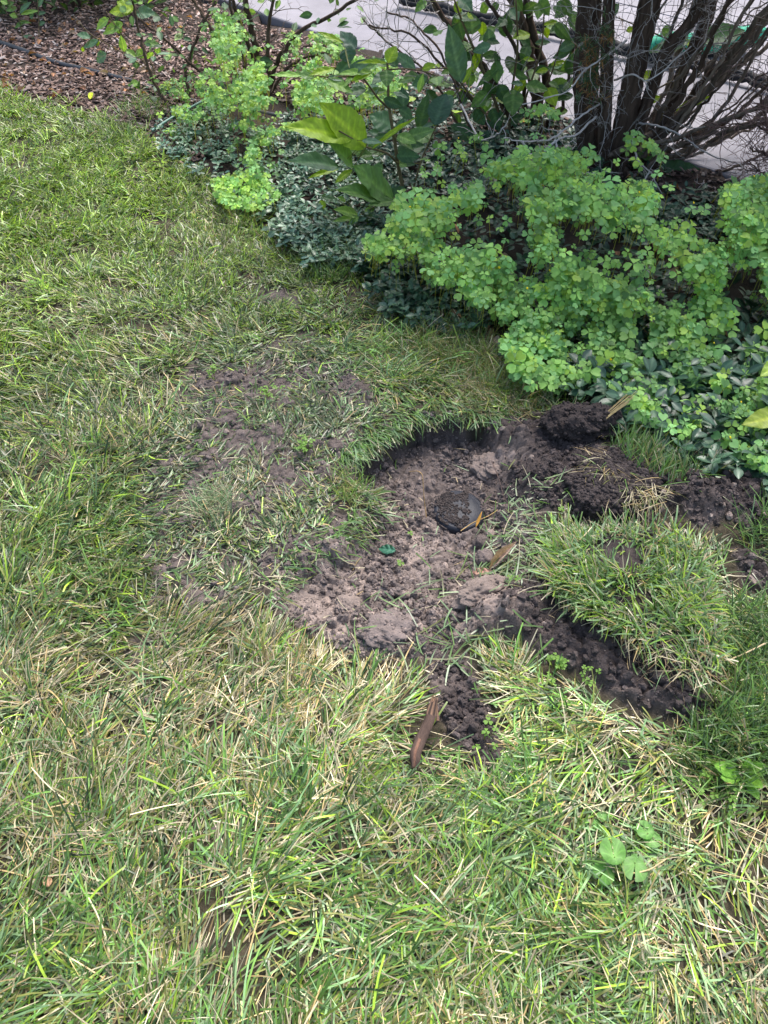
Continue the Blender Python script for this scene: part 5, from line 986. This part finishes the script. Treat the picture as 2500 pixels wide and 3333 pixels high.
for (bx, by, ang, spx, z_) in [(2000,2790,R(95),96,.07),(1975,2830,R(220),84,.05),(2068,2810,R(250),92,.06),(2110,2712,R(130),66,.05),(2110,2725,R(330),64,.04),(2068,2812,R(60),50,.055),(1960,2665,R(90),36,.04),(1945,2680,R(200),34,.035)]:
    B = P(bx, by, z_-.014); s = spx/F*slant(B)*.88; Rm = rot(np.array([ang-math.pi/2]), np.array([.12]), np.array([.1*rng.normal()]))[0]
    v = (KV-[0, .26, 0])*s @ Rm.T+B; mb = MB(); col = np.array([.11, .26, .05])*rng.uniform(.85, 1.1)
    mb.add(v, K4, KC*col); mb.t.append(K3+0); mb.build('leaf', M_leaf, vio)
    mb = MB(); g = np.array([c[0], c[1], vio.location[2]]) if bx > 1965 else P(1955, 2690, 0); tube(mb, smooth([g, (g+B)/2+[0, 0, .01], B]), .0011, 4, (.16, .24, .06)); mb.build('stalk', M_leaf, vio)
# dandelion rosette
c = P(2420, 2540); dan = empty('dandelion_rosette', (c[0], c[1], .0), 'bright green jagged dandelion leaves in the grass near the right edge', 'weed')
for (t_, wp, z_) in [((2330,2490),60,.06),((2350,2530),55,.05),((2480,2560),60,.05),((2490,2490),55,.06),((2440,2470),40,.06),((2300,2470),30,.04),((2470,2600),40,.03)]:
    mb = MB(); B = P(2420, 2530, .02); T_ = P(t_[0], t_[1], z_); leaf3(mb, B, T_, wp/F*slant(B)*.8, np.array([.17, .36, .05])*rng.uniform(.85, 1.1), up=(0, -.2, 1), shape='obovate', teeth=4, fold=.2, curl=.3, na=17); 
    mb.build('leaf', M_leaf, dan)
# sorrel sprigs in the lawn and in the pit
sprig = [((2350,2640),5,'sprig of sorrel with stacked bright leaves below the dandelion'),((2275,2590),3,'two-leafed sorrel sprig left of the dandelion'),((2190,1345),0,''),((880,1320),6,'yellow green sorrel sprig on the thin turf above the pit'),((1000,1510),7,'bushy sorrel sprig in the grass left of the pit rim'),((1310,1825),2,'tiny sorrel seedling on the middle of the pit floor'),
 ((1330,1712),1,'single sorrel leaf on the soil left of the black lid'),((700,1245),3,'small sorrel sprig in the turf left of the thin patch'),((600,1015),3,'pale sorrel sprig in the lawn below the periwinkle'),((430,1190),0,''),((130,960),4,'sorrel sprig in the lawn near the left edge'),((1800,2200),7,'sorrel tuft in the grass below the dark spoil heap'),((1900,2230),4,'sorrel sprig just right of the tuft below the spoil heap'),
 ((1570,2440),3,'small sorrel sprig on the soil spill right of the stick'),((1810,1695),2,'tiny sorrel seedling on the soil above the big slab'),((570,1180),4,'sorrel sprig in the lawn above the thin patch at left'),((1660,1920),2,'tiny sorrel seedling on the soil below the curled leaf'),((400,650),4,'sorrel sprig high in the lawn beside the periwinkle bed'),((2470,2740),0,''),((1815,2655),2,'two pale sorrel leaves amid the grass at lower right centre'),((2450,2470),4,'round sorrel leaves above the dandelion at the right edge')]
for (pp, nl, lab) in sprig:
    if not nl: continue
    c = P(*pp); c[2] = float(hd(np.array([c[0]]), np.array([c[1]]))[0]) if nl < 3 else float(hz(c[0], c[1])); root = empty('sorrel_sprig', c, lab, 'sorrel sprig', 'sorrel sprigs in the lawn and pit')
    for k in range(nl*(2 if nl > 2 else 1)):
        mb = MB(); q = c+np.array([rng.normal(0, .014 if nl > 2 else .006), rng.normal(0, .014 if nl > 2 else .006), (.03 if nl > 2 else .012)+.018*rng.random()]); s = rng.uniform(.005, .0085)
        inst(mb, SV, SF, rot(rng.uniform(0, 6.3, 1), rng.normal(.2, .2, 1), rng.normal(0, .2, 1)), np.array([s]), q[None], np.array([[.15, .28, .05]])*rng.uniform(.85, 1.1)); tube(mb, np.array([c, (c+q)/2, q]), .0006, 3, (.2, .24, .05)); mb.build('leaf', M_sorrel, root)
sc.render.resolution_x = 768; sc.render.resolution_y = 1024
